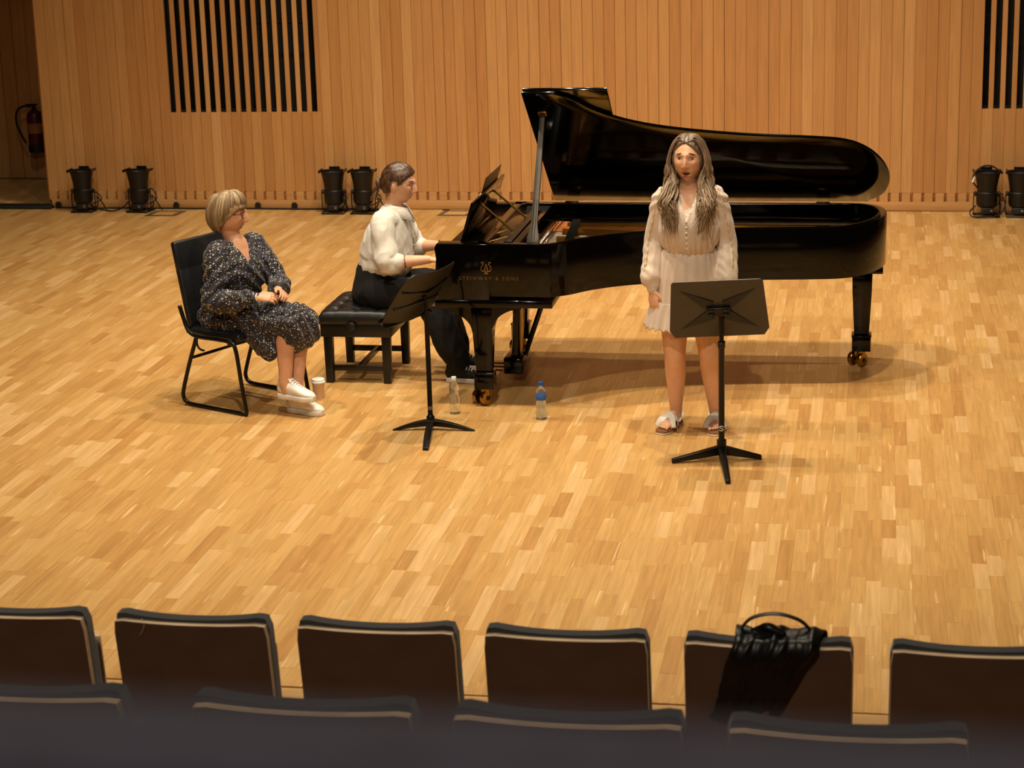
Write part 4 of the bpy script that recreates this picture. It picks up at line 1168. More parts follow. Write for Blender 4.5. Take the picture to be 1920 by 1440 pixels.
def locks(name, paths, parent, cols, n=7):
    """hair: many tapered strands joined in one mesh; paths: (points, radius, flat, colour_index)"""
    V = []; F = []; T = []
    for pts, r, ci in paths:
        P = [Vector(p) for p in crom(pts, 4)]; N = len(P)
        t0 = (P[1] - P[0]).normalized(); s = t0.orthogonal().normalized(); b0 = len(V)
        for i in range(N):
            t = (P[min(i + 1, N - 1)] - P[max(i - 1, 0)]).normalized(); s = (s - t * s.dot(t)).normalized(); u = t.cross(s)
            f = i / (N - 1); rad = r * (.55 + .45 * min(1, f * 5)) * (1 if f < .7 else max(.12, 1 - (f - .7) / .3 * .9))
            ca = np.array(cols[ci][0]); cb = np.array(cols[ci][1])
            for k in range(n):
                a = 2 * math.pi * k / n; V.append(P[i] + s * (rad * math.cos(a)) + u * (rad * math.sin(a))); T.append(ca * (1 - f) + cb * f)
        for i in range(N - 1):
            for k in range(n):
                k2 = (k + 1) % n; F.append((b0 + i * n + k, b0 + i * n + k2, b0 + (i + 1) * n + k2, b0 + (i + 1) * n + k))
        F.append(tuple(b0 + n - 1 - k for k in range(n))); F.append(tuple(b0 + (N - 1) * n + k for k in range(n)))
    me = bpy.data.meshes.new(name); me.from_pydata([tuple(v) for v in V], [], F)
    o = put(me, name, 'hair_strands', parent, np.array(T)); o['kind'] = 'stuff'
    return o
def hair_cap(name, c, M, parent, mask, thick, ca, cb, k=1.0, streak=26, seed=0, combdir='x'):
    """closed shell over the skull; in front of the hairline it dives under the skin"""
    V, F = head_local(0, 0, 96, 80)
    A = np.array(V); N = A / np.linalg.norm(A / np.array((.0735, .0945, .116)) ** 2 * .01, axis=1)[:, None] / np.array((.0735, .0945, .116)) ** 2 * .01
    N = N / np.linalg.norm(N, axis=1)[:, None]
    m = np.clip(mask(A), -1, 1)[:, None]; th = thick(A)[:, None]
    st = nz3(A * np.array((1, .35, .35) if combdir == 'x' else (.35, 1, .35)), streak * 6, seed)[:, None]
    A2 = A + N * np.where(m > 0, th * np.minimum(1, m * 3) + .0040 * st * m, -.014)
    W = (A2 * k) @ np.array(M).T + np.array(c)
    T = np.array(ca) + (np.array(cb) - np.array(ca)) * np.clip(.5 + .9 * st, 0, 1)
    me = from_vf(W, F)
    return put(me, name, 'hair_strands', parent, T)
def cloth(me, amp, scale, seed=0.0, amp2=0, scale2=(1, 1, 1), fn=None):
    A = verts(me); N = normals(me)
    d = amp * nz3(A, scale, seed)
    if amp2: r = nz3(A, scale2, seed + 5.0); d = d + amp2 * (1 - 2 * np.abs(r))
    if fn is not None: d = d + fn(A, N)
    set_verts(me, A + N * d[:, None])
    return me
def shoe(parent, name, heel, toe, z0, upper_mat, sole_mat, lace_mat, pitch=0.0, h=.085, w=.042, shaft=True, laces=5):
    """low sneaker from heel to toe (plan points), sole underside at z0"""
    heel = V3(heel[0], heel[1], z0); toe = V3(toe[0], toe[1], z0 + pitch); d = toe - heel; L = d.length; d.normalize(); s = d.cross(Vector((0, 0, 1))).normalized(); u = s.cross(d)
    P = lambda f, z: heel + d * (L * f) + u * z
    me = from_vf(*limb([P(.03, .058), P(.15, .062), P(.32, .066), P(.50, .058), P(.70, .046), P(.88, .038), P(.97, .032)],
                       [(w * .62, .032), (w * .80, .042), (w * .84, .046), (w * .95, .037), (w * 1.03, .027), (w * .88, .020), (w * .50, .012)], side=s, n=20, per=4))
    up = put(me, name, upper_mat, parent)
    prof = [(-.01, .55), (.03, .78), (.15, .88), (.4, .86), (.62, 1.08), (.78, 1.10), (.92, .86), (1.0, .45)]
    prof = crom(prof, 3); left = [P(f, 0) + s * (w * k) for f, k in prof]; right = [P(f, 0) - s * (w * k) for f, k in prof]
    loop = left + right[::-1]; n = len(loop)
    V = [p + u * .001 for p in loop] + [p + u * .032 for p in loop]
    so = MB().add(V, [tuple(range(n - 1, -1, -1)), tuple(range(n, 2 * n))] + [(i, (i + 1) % n, n + (i + 1) % n, n + i) for i in range(n)])
    so.build('sole', sole_mat, up, bevel=.005)
    if shaft:
        me = from_vf(*limb([P(.14, .08), P(.16, h + .012), P(.17, h + .024)], [(w * .80, .046), (w * .82, .048), (w * .78, .045)], side=s, n=18, per=3)); put(me, 'collar', upper_mat, up)
        me = from_vf(*limb([P(.45, .085), P(.34, .112), P(.28, .138)], [(.020, .006), (.024, .006), (.022, .005)], side=s, n=12, per=3)); put(me, 'tongue', upper_mat, up)
    for i in range(laces):
        f = .38 + i * .060; zz = .119 - i * .0090
        MB().tube([tuple(q) for q in crom([P(f, zz - .016) - s * .026, P(f, zz) - s * .012, P(f + .01, zz + .002), P(f, zz) + s * .012, P(f, zz - .016) + s * .026], 3)], .0038, 6).build('lace', lace_mat, up, smooth=True)
    return up
# ================================================================== THE SINGER
def singer():
    pr = thing('person', 'standing singer with long wavy hair in a cream dress and white sandals', 'person', (-1.01, 11.20, 0), group='people on the stage')
    hc = V3(-1.018, 11.185, 1.545); M = head_frame((-.10, -.99, .03)); skin = hexc('e0ab86')
    lf = V3(-1, 0, 0)
    parts = [limb([(-1.015, 11.21, .80), (-1.015, 11.21, .90), (-1.015, 11.205, 1.03), (-1.015, 11.195, 1.20), (-1.016, 11.205, 1.31), (-1.017, 11.215, 1.365), (-1.018, 11.205, 1.41), (-1.018, 11.19, 1.48)],
                  [(.15, .10), (.155, .105), (.118, .088), (.135, .10), (.135, .075), (.075, .058), (.054, .052), (.052, .055)], side=(1, 0, 0), n=28)]
    parts += head_parts(hc, M, mouth=1.0, k=1.11)
    sh_r, el_r, wr_r = V3(-1.165, 11.215, 1.325), V3(-1.208, 11.235, 1.075), V3(-1.218, 11.125, .825)
    sh_l, el_l, wr_l = V3(-.868, 11.215, 1.33), V3(-.822, 11.24, 1.075), V3(-.818, 11.12, .82)
    for s, e, w_ in ((sh_r, el_r, wr_r), (sh_l, el_l, wr_l)):
        parts.append(limb([V3(-1.016, 11.21, 1.32) * .35 + s * .65, s, (s + e) / 2, e, (e + w_) / 2, w_], [.042, .042, .040, .036, .033, .024]))
    parts += hand(wr_r, (.12, -.16, -1), (-.62, -.78, 0), (.78, -.62, 0), (.10, .26, .22), 1.02)
    parts += hand(wr_l, (-.08, -.15, -1), (.62, -.78, 0), (-.78, -.62, 0), (.10, .26, .22), 1.02)
    legs = [((-1.095, 11.205, .82), (-1.100, 11.18, .62), (-1.100, 11.165, .455), (-1.100, 11.205, .32), (-1.103, 11.245, .10), (-1.104, 11.245, .055)),
            ((-.935, 11.205, .82), (-.920, 11.18, .62), (-.905, 11.165, .455), (-.895, 11.205, .32), (-.880, 11.25, .10), (-.878, 11.25, .055))]
    for L in legs: parts.append(limb(L, [.095, .080, .062, .058, .035, .034], n=20))
    feet = [((-1.100, 11.275), (-1.165, 11.075)), ((-.878, 11.285), (-.868, 11.07))]
    for (hx, hy), (tx, ty) in feet:
        h0 = V3(hx, hy, 0); t0 = V3(tx, ty, 0); d = (t0 - h0).normalized(); s = V3(-d.y, d.x, 0)
        parts.append(limb([h0 + V3(0, 0, .055), h0 + d * .05 + V3(0, 0, .062), h0 + d * .12 + V3(0, 0, .052), h0 + d * .175 + V3(0, 0, .040)], [(.026, .026), (.028, .034), (.036, .024), (.038, .014)], side=s, n=14, per=4))
        for i in range(5):
            o = (i - 2) * .0155 * (1 if tx < -1 else -1)
            L = (.034, .032, .029, .026, .022)[i]; r = (.0105, .0078, .0075, .0072, .0068)[i]
            o = (-.029, -.0105, .004, .018, .030)[i] * (1 if tx < -1 else -1) * -1
            b0 = h0 + d * (.180 - .004 * i) + s * o
            parts.append(limb([b0 + V3(0, 0, .036), b0 + d * L * .6 + V3(0, 0, .036), b0 + d * L + V3(0, 0, .032)], [r, r, r * .8], n=8, per=2))
    me = voxel_union(parts, .0034, 1)
    A = verts(me); T = face_tint(A, hc, M, skin, hexc('b5685a'), hexc('2e1a10'), mouth=1.0, brow_tilt=.34, brow_z=.0325, k=1.11)
    put(me, 'body', 'skin', pr, T)
    eyes(hc, M, pr, gaze=(0, 1, .0), k=1.11)
    # teeth line in the open mouth
    # ---- bodice and sleeves
    tor = limb([(-1.015, 11.205, 1.058), (-1.015, 11.188, 1.092), (-1.015, 11.172, 1.16), (-1.015, 11.172, 1.22), (-1.016, 11.195, 1.30), (-1.017, 11.212, 1.35), (-1.018, 11.222, 1.385)],
               [(.138, .100), (.158, .124), (.166, .140), (.158, .136), (.155, .106), (.112, .080), (.072, .062)], side=(1, 0, 0), n=32)
    ps = [tor]
    cuffs = []
    for s, e, w_, sg in ((sh_r, el_r, wr_r, -1), (sh_l, el_l, wr_l, 1)):
        q = e + (w_ - e) * .45; b_ = e + (w_ - e) * .80
        ps.append(limb([V3(-1.016 + sg * .07, 11.21, 1.330), s + V3(-sg * .006, 0, -.004), (s + e) / 2 + V3(sg * .006, 0, 0), e + V3(sg * .006, 0, 0), q + V3(sg * .006, .01, 0), b_ + V3(sg * .008, .004, .0), e + (w_ - e) * .93],
                       [.058, .061, .056, .058, .063, .061, .034], n=22))
        cuffs.append((e + (w_ - e) * .90, w_ + (w_ - e).normalized() * .004))
    me = voxel_union(ps, .0050, 2)
    hcn = np.array(hc)
    def neck(A, N):
        # V opening at the front: cloth dives under the skin
        x = A[:, 0] + 1.017; z = A[:, 2]; y = A[:, 1]
        wv = np.clip((z - 1.235) / .15, 0, 1) * .052 + .002
        ins = (np.abs(x) < wv) & (z > 1.235) & (y < 11.20)
        ins |= (z > 1.388) & (np.abs(x) < .09)
        d = np.where(ins, -.05, 0.0)
        # gathers at shoulders and waist, sleeve folds
        arm = (np.abs(x) > .165) | ((z < 1.0))
        fold = .0014 * np.sin(A[:, 2] * 50 + 9 * np.sin(A[:, 0] * 14 + A[:, 2] * 6) + A[:, 1] * 70) * np.where(arm & (z < 1.28), 1, 0)
        gat = .0035 * np.sin(x * 210) * np.clip((1.14 - z) / .09, 0, 1) * np.where(np.abs(x) < .16, 1, 0)
        rad = .004 * np.sin(np.arctan2(z - 1.40, np.abs(x) - .05) * 26) * np.clip((z - 1.18) / .12, 0, 1) * np.where(ins, 0, 1)
        return d + fold + gat + rad
    cloth(me, .007, (9, 9, 6), 2.0, .0040, (24, 24, 7), neck)
    put(me, 'dress_bodice', 'cream_satin', pr)
    for a, b in cuffs:
        me = from_vf(*limb([a, (a + b) / 2, b], [.034, .031, .030], n=20, per=3)); put(me, 'cuff', 'cream_satin', pr)
    # lace bands down the outside of the sleeves
    for s, e, w_, sg in ((sh_r, el_r, wr_r, -1), (sh_l, el_l, wr_l, 1)):
        pts = crom([s + V3(-sg * .045, -.030, .040), s + V3(sg * .016, -.042, .026), (s + e) / 2 + V3(sg * .034, -.045, 0), e + V3(sg * .038, -.044, 0), e + (w_ - e) * .45 + V3(sg * .045, -.040, 0), e + (w_ - e) * .80 + V3(sg * .042, -.032, 0)], 10)
        rad = [.017 + .0035 * math.sin(i * 1.9) for i in range(len(pts))]
        MB().tube([tuple(q) for q in pts], rad, 8, flat=.45).build('lace_band', 'cream_lace', pr, smooth=True)
    # button placket
    pl = [(-1.020 + .002 * k, 11.052 + .003 * max(0, k - 3), 1.228 - .034 * k) for k in range(6)]
    for k in range(6):
        zz = 1.222 - k * .031; yy = np.interp(zz, [1.05, 1.10, 1.16, 1.22], [11.075, 11.055, 11.038, 11.040])
        V, F = ball((-1.018, yy - .014, zz), (.0055, .006, .0055), None, 10, 6); put(from_vf(V, F), 'button', 'pearl', pr)
    # waist band and gathered skirt with a hem flounce
    me = from_vf(*limb([(-1.015, 11.205, 1.048), (-1.015, 11.205, 1.062), (-1.015, 11.205, 1.080)], [(.140, .103), (.141, .104), (.142, .105)], side=(1, 0, 0), n=40, per=3)); put(me, 'waist_band', 'cream_satin', pr)
    def skirt(name, rows, pl_n, pl_a, seed):
        NU = 220; V = []; F = []; rows2 = crom(rows, 8); rn = random.Random(seed)
        ph = [rn.uniform(0, 6.28) for _ in range(6)]
        for inner in (0, 1):
            for j, (z, rx, ry, cx, cy, am) in enumerate(rows2):
                for i in range(NU):
                    a = 2 * math.pi * i / NU
                    f = am * pl_a * (math.sin(a * pl_n + 1.3 * math.sin(a * 3 + ph[0])) + .6 * math.sin(a * (pl_n * .55) + ph[1] + z * 4) + .5 * math.sin(a * 7 + ph[2]))
                    k = 1 - inner * .006 / rx
                    V.append((cx + (rx + f) * k * math.cos(a), cy + (ry + f) * k * math.sin(a), z + .004 * am * math.sin(a * pl_n + ph[3])))
        NR = len(rows2)
        for s in (0, 1):
            for j in range(NR - 1):
                for i in range(NU):
                    a = s * NR * NU + j * NU + i; b = s * NR * NU + j * NU + (i + 1) % NU; q = (a, b, b + NU, a + NU); F.append(q if s == 0 else q[::-1])
        for j in (0, NR - 1):
            for i in range(NU): a = j * NU + i; b = j * NU + (i + 1) % NU; F.append((a, b, NR * NU + b, NR * NU + a))
        return put(from_vf(V, F), name, 'cream_satin', pr)
    skirt('skirt', [(1.060, .137, .101, -1.015, 11.205, .5), (1.01, .160, .124, -1.017, 11.205, .7), (.91, .180, .145, -1.019, 11.204, .8), (.82, .192, .154, -1.020, 11.203, 1.0), (.745, .202, .162, -1.022, 11.202, 1.1)], 22, .0024, 4)
    skirt('skirt_flounce', [(.752, .207, .165, -1.022, 11.202, .4), (.72, .216, .173, -1.023, 11.202, 1.0), (.66, .232, .184, -1.025, 11.201, 1.3), (.602, .246, .194, -1.028, 11.20, 1.7)], 30, .0034, 9)
    # ---- hair: part a little to her left, long waves over both shoulders
    root, mid, end = hexc('584436'), hexc('776049'), hexc('a0835f')
    def mask(A):
        x, y, z = A.T
        line = .080 - .25 * np.abs(x - .006) - 9.0 * np.abs(x - .006) ** 2
        line = np.where(np.abs(x) > .062, -.2, line)
        return np.where(y > .015, np.clip((z - line) * 60, -1, 1), 1.0)
    hair_cap('hair_cap', hc, M, pr, mask, lambda A: .007 + .002 * np.clip(A[:, 2] / .1, 0, 1), root, mid, seed=3, k=1.11)
    rn = random.Random(12); paths = []
    cols = [(root, end), (mid, end), (root, mid), (hexc('47372b'), hexc('86694c')), (mid, hexc('b59875'))]
    def scalp(th, ph, r=1.0):
        p = V3(.0735 * math.sin(ph) * math.sin(th), .0945 * math.sin(ph) * math.cos(th), .116 * math.cos(ph)) * r * 1.165
        return hc + M @ p
    for i in range(760):
        sgn = -1 if i % 2 else 1                                  # +1: her right in head space
        a_ = rn.uniform(-.80, .75); th = sgn * (.16 if a_ < 0 else 2.95); ph = abs(a_) + .02   # roots along the parting
        p0 = scalp(th, ph, 1.035)
        side = M @ V3(sgn, 0, 0)
        frontness = math.cos(th)
        th2 = sgn * (1.22 + (a_ + .80) / 1.55 * 1.45 + rn.uniform(-.08, .08)); p05 = scalp(th2 * .72, .58 + rn.uniform(-.05, .05), 1.08 + rn.uniform(0, .04)); p1 = scalp(th2, 1.05, 1.12 + rn.uniform(0, .08))
        p2 = scalp(th2, 1.62, 1.15 + rn.uniform(0, .12)) + side * rn.uniform(0, .012)
        out = rn.uniform(.075, .135) if sgn < 0 else rn.uniform(.070, .130)
        frn = rn.uniform(-.10, .02) if abs(th2) < 1.9 else rn.uniform(-.02, .085)
        x3 = hc.x + side.x * out; 
        z_end = rn.uniform(1.12, 1.30)
        if frn > .03: z_end += .08
        p3 = V3(hc.x + side.x * (out * .95), 11.19 + frn * .6 - .01, 1.42 + rn.uniform(-.01, .02))
        yb = 11.19 + frn - .055
        p4 = V3(hc.x + side.x * (out * 1.02 + rn.uniform(-.02, .02)), (yb if frn < .03 else 11.27), 1.32)
        p5 = V3(hc.x + side.x * (out * .88 + rn.uniform(-.045, .02)), (min(yb, 11.10) - rn.uniform(.02, .045) if frn < .03 else 11.30), z_end)
        if frn < .03: p4.y = min(p4.y, 11.145) - rn.uniform(0, .02)
        am = .015; w0 = rn.uniform(0, 6.28)
        pts = [p0, p05, p1, p2]
        seq = [p2, p3, p4, p5]
        for a, b in zip(seq[:-1], seq[1:]):
            for f in (.5, 1.0):
                q = a.lerp(b, f); w0 += 1.9; q = q + side * (am * math.sin(w0)) + V3(0, -1, 0) * (am * .8 * math.cos(w0)); pts.append(q)
        paths.append((pts, rn.uniform(.0022, .0052), rn.randrange(5)))
    for sgn in (-1, 1):                                             # face-framing locks
        for i in range(34):
            f = i / 33; p0 = scalp(sgn * .14, .62 + .14 * f, 1.03)
            side = M @ V3(sgn, 0, 0)
            p1 = scalp(sgn * (.80 + .12 * f), .80, 1.13); p2 = scalp(sgn * (1.18 + .16 * f), 1.30, 1.15 + .04 * f); p3 = scalp(sgn * (1.25 + .2 * f), 1.75, 1.20 + .10 * f)
            w0 = rn.uniform(0, 6.28)
            q1 = V3(hc.x + side.x * (.062 + .02 * f) + .008 * math.sin(w0), 11.105, 1.425); q2 = V3(hc.x + side.x * (.068 + .03 * f) + .014 * math.sin(w0 + 2), 11.085, 1.34); q3 = V3(hc.x + side.x * (.055 + .04 * f) + .016 * math.sin(w0 + 4), 11.045, 1.24); q4 = V3(hc.x + side.x * (.06 + .03 * f), 11.03, 1.15 + .03 * f)
            paths.append(([p0, p1, p2, p3, q1, q2, q3, q4], rn.uniform(.003, .0055), rn.choice((1, 4, 0, 3))))
    locks('hair', paths, pr, cols)
    # ---- crossed-strap sandals
    for (hx, hy), (tx, ty) in feet:
        h0 = V3(hx, hy, 0); t0 = V3(tx, ty, 0); d = (t0 - h0).normalized(); s = V3(-d.y, d.x, 0)
        prof = crom([(-.035, .40), (-.02, .75), (.04, .86), (.11, .84), (.17, 1.10), (.205, 1.10), (.232, .72), (.242, .25)], 3)
        loop = [h0 + d * f + s * (.040 * k) for f, k in prof] + [h0 + d * f - s * (.040 * k) for f, k in prof][::-1]; n = len(loop)
        V = [p + V3(0, 0, .001) for p in loop] + [p + V3(0, 0, .010) for p in loop]
        sd = MB().add(V, [tuple(range(n - 1, -1, -1)), tuple(range(n, 2 * n))] + [(i, (i + 1) % n, n + (i + 1) % n, n + i) for i in range(n)]).build('sandal', 'white_leather', pr, bevel=.003)
        V = [p + V3(0, 0, .010) for p in loop] + [h0 + d * .1 + (p - h0 - d * .1) * .96 + V3(0, 0, .024) for p in loop]
        MB().add(V, [tuple(range(n - 1, -1, -1)), tuple(range(n, 2 * n))] + [(i, (i + 1) % n, n + (i + 1) % n, n + i) for i in range(n)]).build('footbed', 'cork', sd, bevel=.002)
        for a, b in ((-1, 1), (1, -1)):
            pts = crom([h0 + d * .075 + s * (a * .041) + V3(0, 0, .026), h0 + d * .088 + s * (a * .037) + V3(0, 0, .060), h0 + d * .115 + V3(0, 0, .085), h0 + d * .150 + s * (b * .034) + V3(0, 0, .062), h0 + d * .168 + s * (b * .046) + V3(0, 0, .026)], 5)
            MB().tube([tuple(q) for q in pts], .024, 10, flat=.16).build('cross_strap', 'white_leather', sd, smooth=True)
        pts = crom([h0 + d * .06 + s * .036 + V3(0, 0, .035), h0 + d * .0 + s * .034 + V3(0, 0, .068), h0 - d * .036 + V3(0, 0, .075), h0 + d * .0 - s * .034 + V3(0, 0, .068), h0 + d * .06 - s * .036 + V3(0, 0, .035)], 5)
        MB().tube([tuple(q) for q in pts], .011, 8, flat=.25).build('heel_strap', 'white_leather', sd, smooth=True)
    # thin necklace cord
    return pr
singer()
# ================================================================== THE PIANIST
def pianist():
    pr = thing('person', 'pianist in a white shirt and black trousers seated at the piano, in profile', 'person', (-3.02, 12.28, 0), group='people on the stage')
    skin = hexc('dba583')
    hc = V3(-2.916, 12.30, 1.212); M = head_frame((.985, -.10, -.12))
    parts = [limb([(-3.11, 12.30, .52), (-3.07, 12.30, .62), (-3.03, 12.30, .74), (-2.995, 12.30, .88), (-2.975, 12.30, .98), (-2.96, 12.30, 1.035), (-2.955, 12.30, 1.075), (-2.945, 12.30, 1.15)],
                  [(.16, .12), (.15, .115), (.135, .11), (.145, .11), (.14, .085), (.08, .065), (.056, .056), (.054, .058)], side=(0, 1, 0), n=26)]
    parts += head_parts(hc, M, nose=1.05, k=1.05)
    sh_n, el_n, wr_n = V3(-2.995, 12.145, .99), V3(-2.945, 12.065, .762), V3(-2.70, 12.10, .778)
    sh_f, el_f, wr_f = V3(-2.965, 12.455, .99), V3(-2.885, 12.53, .775), V3(-2.70, 12.46, .795)
    for s, e, w_ in ((sh_n, el_n, wr_n), (sh_f, el_f, wr_f)):
        parts.append(limb([V3(-2.98, 12.30, .97) * .4 + s * .6, s, (s + e) / 2, e, e.lerp(w_, .4), w_], [.06, .055, .048, .043, .040, .025]))
    parts += hand(wr_n, (1, .06, -.06), (.05, -.1, 1), (0, 1, 0), (.30, .55, .45), .98)
    parts += hand(wr_f, (1, -.10, -.10), (.05, .1, 1), (0, -1, 0), (.30, .55, .45), .98)
    hips = ((-3.10, 12.20, .545), (-3.10, 12.40, .545)); knees = ((-2.735, 12.15, .535), (-2.74, 12.43, .535)); ank = ((-2.535, 12.12, .105), (-2.60, 12.43, .105))
    for h_, k_, a_ in zip(hips, knees, ank):
        parts.append(limb([h_, Vector(h_).lerp(Vector(k_), .5), k_, Vector(k_).lerp(Vector(a_), .5), a_, Vector(a_) + V3(.01, 0, -.04)], [.095, .085, .065, .058, .038, .036]))
    me = voxel_union(parts, .0036, 1); A = verts(me)
    T = face_tint(A, hc, M, skin, hexc('a85a4a'), hexc('3a241a'), k=1.05)
    # thin dark cuff-line tattoo band on the near forearm
    e, w_ = np.array(el_n), np.array(wr_n); f = ((A - e) @ (w_ - e)) / ((w_ - e) @ (w_ - e)); d = np.linalg.norm(A - (e + np.outer(f, w_ - e)), axis=1)
    band = (d < .06) & (np.abs(f - .40) < .014) & (np.linalg.norm(A - np.array(hc), axis=1) > .2)
    T[band] = hexc('3d342f')
    put(me, 'body', 'skin', pr, T); eyes(hc, M, pr, gaze=(0, 1, -.2), k=1.05)
    # ---- shirt
    ps = [limb([(-3.045, 12.30, .698), (-3.025, 12.30, .75), (-3.01, 12.30, .83), (-2.985, 12.30, .93), (-2.97, 12.30, 1.005), (-2.955, 12.30, 1.05), (-2.945, 12.30, 1.075)],
               [(.165, .150), (.178, .168), (.178, .158), (.172, .132), (.150, .095), (.095, .075), (.070, .066)], side=(0, 1, 0), n=30)]
    for s, e, w_, sg in ((sh_n, el_n, wr_n, -1), (sh_f, el_f, wr_f, 1)):
        q = e.lerp(w_, .16)
        ps.append(limb([V3(-2.975, 12.30 + sg * .08, .985), s + V3(0, 0, .004), (s + e) / 2 + V3(-.006, sg * .006, 0), e + V3(-.012, sg * .004, .012), q], [.075, .074, .074, .070, .056], n=22))
    me = voxel_union(ps, .0052, 2)
    def sf(A, N):
        x, y, z = A.T
        arm = (np.abs(y - 12.30) > .165)
        d = .0035 * np.sin(z * 55 + 9 * np.sin(x * 12 + y * 9) + x * 75) * np.where(arm, 1, .25) * np.clip((1.0 - z) / .1, 0, 1)
        d += .0022 * np.clip((.79 - z) / .06, 0, 1) * np.sin(np.arctan2(y - 12.30, x + 3.03) * 16) + .008 * np.clip((.76 - z) / .05, 0, 1)
        # open neck at the front
        ins = ((x + 2.945) > .012 + .55 * (1.045 - z).clip(-1, 1) * 0) & (np.abs(y - 12.30) < .030 * np.clip((z - .93) / .09, 0, 1)) & (z > .93)
        ins |= z > 1.078
        return d + np.where(ins, -.05, 0)
    cloth(me, .005, (8, 8, 7), 4.0, .0045, (16, 16, 9), sf)
    sh = put(me, 'shirt', 'white_cotton', pr)
    for e, w_ in ((el_n, wr_n), (el_f, wr_f)):
        a, b = e.lerp(w_, .10) , e.lerp(w_, .24)
        me = from_vf(*limb([a, a.lerp(b, .5), b], [.058, .060, .055], n=24, per=4)); cloth(me, .004, (30, 30, 30), 8.0); put(me, 'rolled_cuff', 'white_cotton', sh)
    # collar: stand and two pointed wings
    cc = V3(-2.943, 12.30, 1.075)
    for sg in (-1, 1):
        V = []; F = []; NN = 14
        for j, (r, dz, ext) in enumerate(((.058, .030, 0), (.070, .006, .35), (.082, -.030, 1.0))):
            for i in range(NN + 1):
                a = R(180 - 168 * i / NN) * sg; f = i / NN
                rr = r + .004; px = cc.x + rr * 1.0 * math.cos(a); py = cc.y + rr * math.sin(a)
                z = cc.z + dz - .038 * f + (-.030 * ext * max(0, f - .62) / .38)
                px += .012 * f + ext * .022 * max(0, f - .6) / .4
                V.append((px, py, z))
        W = NN + 1; n0 = len(V); V += [(x - .0 , y, z - .003) for x, y, z in [((cc.x + (x - cc.x) * .955), (cc.y + (y - cc.y) * .955), z) for x, y, z in V]]
        for s in (0, 1):
            for j in range(2):
                for i in range(NN): a = s * n0 + j * W + i; q = (a, a + 1, a + W + 1, a + W); F.append(q if s == 0 else q[::-1])
        edge = list(range(W)) + [W * j + NN for j in (1, 2)] + [2 * W + i for i in range(NN - 1, -1, -1)] + [W]
        for a, b in zip(edge, edge[1:] + edge[:1]): F.append((b, a, n0 + a, n0 + b))
        put(from_vf(V, F), 'collar', 'white_cotton', sh)
    for k in range(4):
        V, F = ball((-2.835 - .002 * k, 12.295, .94 - .055 * k), (.003, .005, .005), None, 8, 6); put(from_vf(V, F), 'button', 'white_plastic', sh)
    # ---- wide black trousers
    ps = [limb([(-3.10, 12.30, .50), (-3.08, 12.30, .58), (-3.05, 12.30, .665), (-3.03, 12.30, .730)], [(.200, .145), (.195, .150), (.170, .146), (.156, .140)], side=(0, 1, 0), n=28)]
    for h_, k_, a_ in zip(hips, knees, ank):
        h_, k_, a_ = Vector(h_), Vector(k_), Vector(a_)
        ps.append(limb([h_ + V3(.0, 0, 0), h_.lerp(k_, .5), k_, k_.lerp(a_, .35), k_.lerp(a_, .75), a_ + V3(-.008, 0, .04), a_ + V3(-.004, 0, .012)], [.118, .108, .098, .094, .084, .072, .068], n=24))
    me = voxel_union(ps, .006, 2); cloth(me, .012, (8, 8, 7), 1.0, .006, (16, 16, 9)); put(me, 'trousers', 'black_cloth', pr)
    shoe(pr, 'sneaker', (-2.615, 12.105), (-2.355, 12.09), .0, 'canvas_black', 'white_rubber', 'lace_cord', h=.08)
    shoe(pr, 'sneaker', (-2.66, 12.43), (-2.42, 12.42), .0, 'canvas_black', 'white_rubber', 'lace_cord', h=.08)
    # ---- wristwatch on the far wrist
    c0 = wr_f + V3(-.012, 0, 0); MB().tube([tuple(c0 + V3(0, .029 * math.cos(R(a)), .026 * math.sin(R(a)))) for a in range(0, 360, 20)], .008, 8, closed=True, flat=.5).build('wristwatch', 'watch_black', pr, smooth=True)
    # ---- glasses with thin gold rims
    gl = MB()
    for s in (-1, 1):
        gl.tube([tuple(hc + M @ V3(s * .032 + .022 * math.cos(R(a)), .093 - .006 * abs(math.cos(R(a))) * (1 if math.cos(R(a)) * s > 0 else 0), .008 + .018 * math.sin(R(a)))) for a in range(0, 360, 20)], .0013, 6, closed=True)
        gl.tube([tuple(hc + M @ V3(*p)) for p in ((s * .054, .087, .012), (s * .069, .06, .012), (s * .076, .0, .010), (s * .074, -.012, -.004))], .0015, 6)
    gl.tube([tuple(hc + M @ V3(*p)) for p in ((-.010, .095, .012), (0, .099, .014), (.010, .095, .012))], .0013, 6)
    o = gl.build('glasses', 'gold_wire', pr, smooth=True); o['label'] = 'thin gold-rimmed glasses'
    for s in (-1, 1):
        V = [hc + M @ V3(s * .032 + .0215 * math.cos(R(a)), .0925 + dy, .008 + .0175 * math.sin(R(a))) for dy in (-.0006, .0006) for a in range(0, 360, 20)]
        MB().add(V, [tuple(range(17, -1, -1)), tuple(range(18, 36))] + [(i, (i + 1) % 18, 18 + (i + 1) % 18, 18 + i) for i in range(18)]).build('lens', 'spectacle_glass', o)
    V, F = ball(hc + M @ V3(.078, -.006, -.040), .005, None, 10, 6); put(from_vf(V, F), 'earring', 'gold_wire', pr)
    # ---- dark hair pulled back into a loose low bun
    ca, cb = hexc('2e1c12'), hexc('5a3c25')
    def mask(A):
        x, y, z = A.T
        line = np.interp(y, [-.10, -.03, .0, .03, .055, .075, .10], [-.075, -.050, -.006, .012, .045, .070, .085])
        ear = (np.abs(x) > .055) & (y > -.03) & (y < .008) & (z < .028)
        return np.where(ear, -1, np.clip((z - line) * 55, -1, 1))
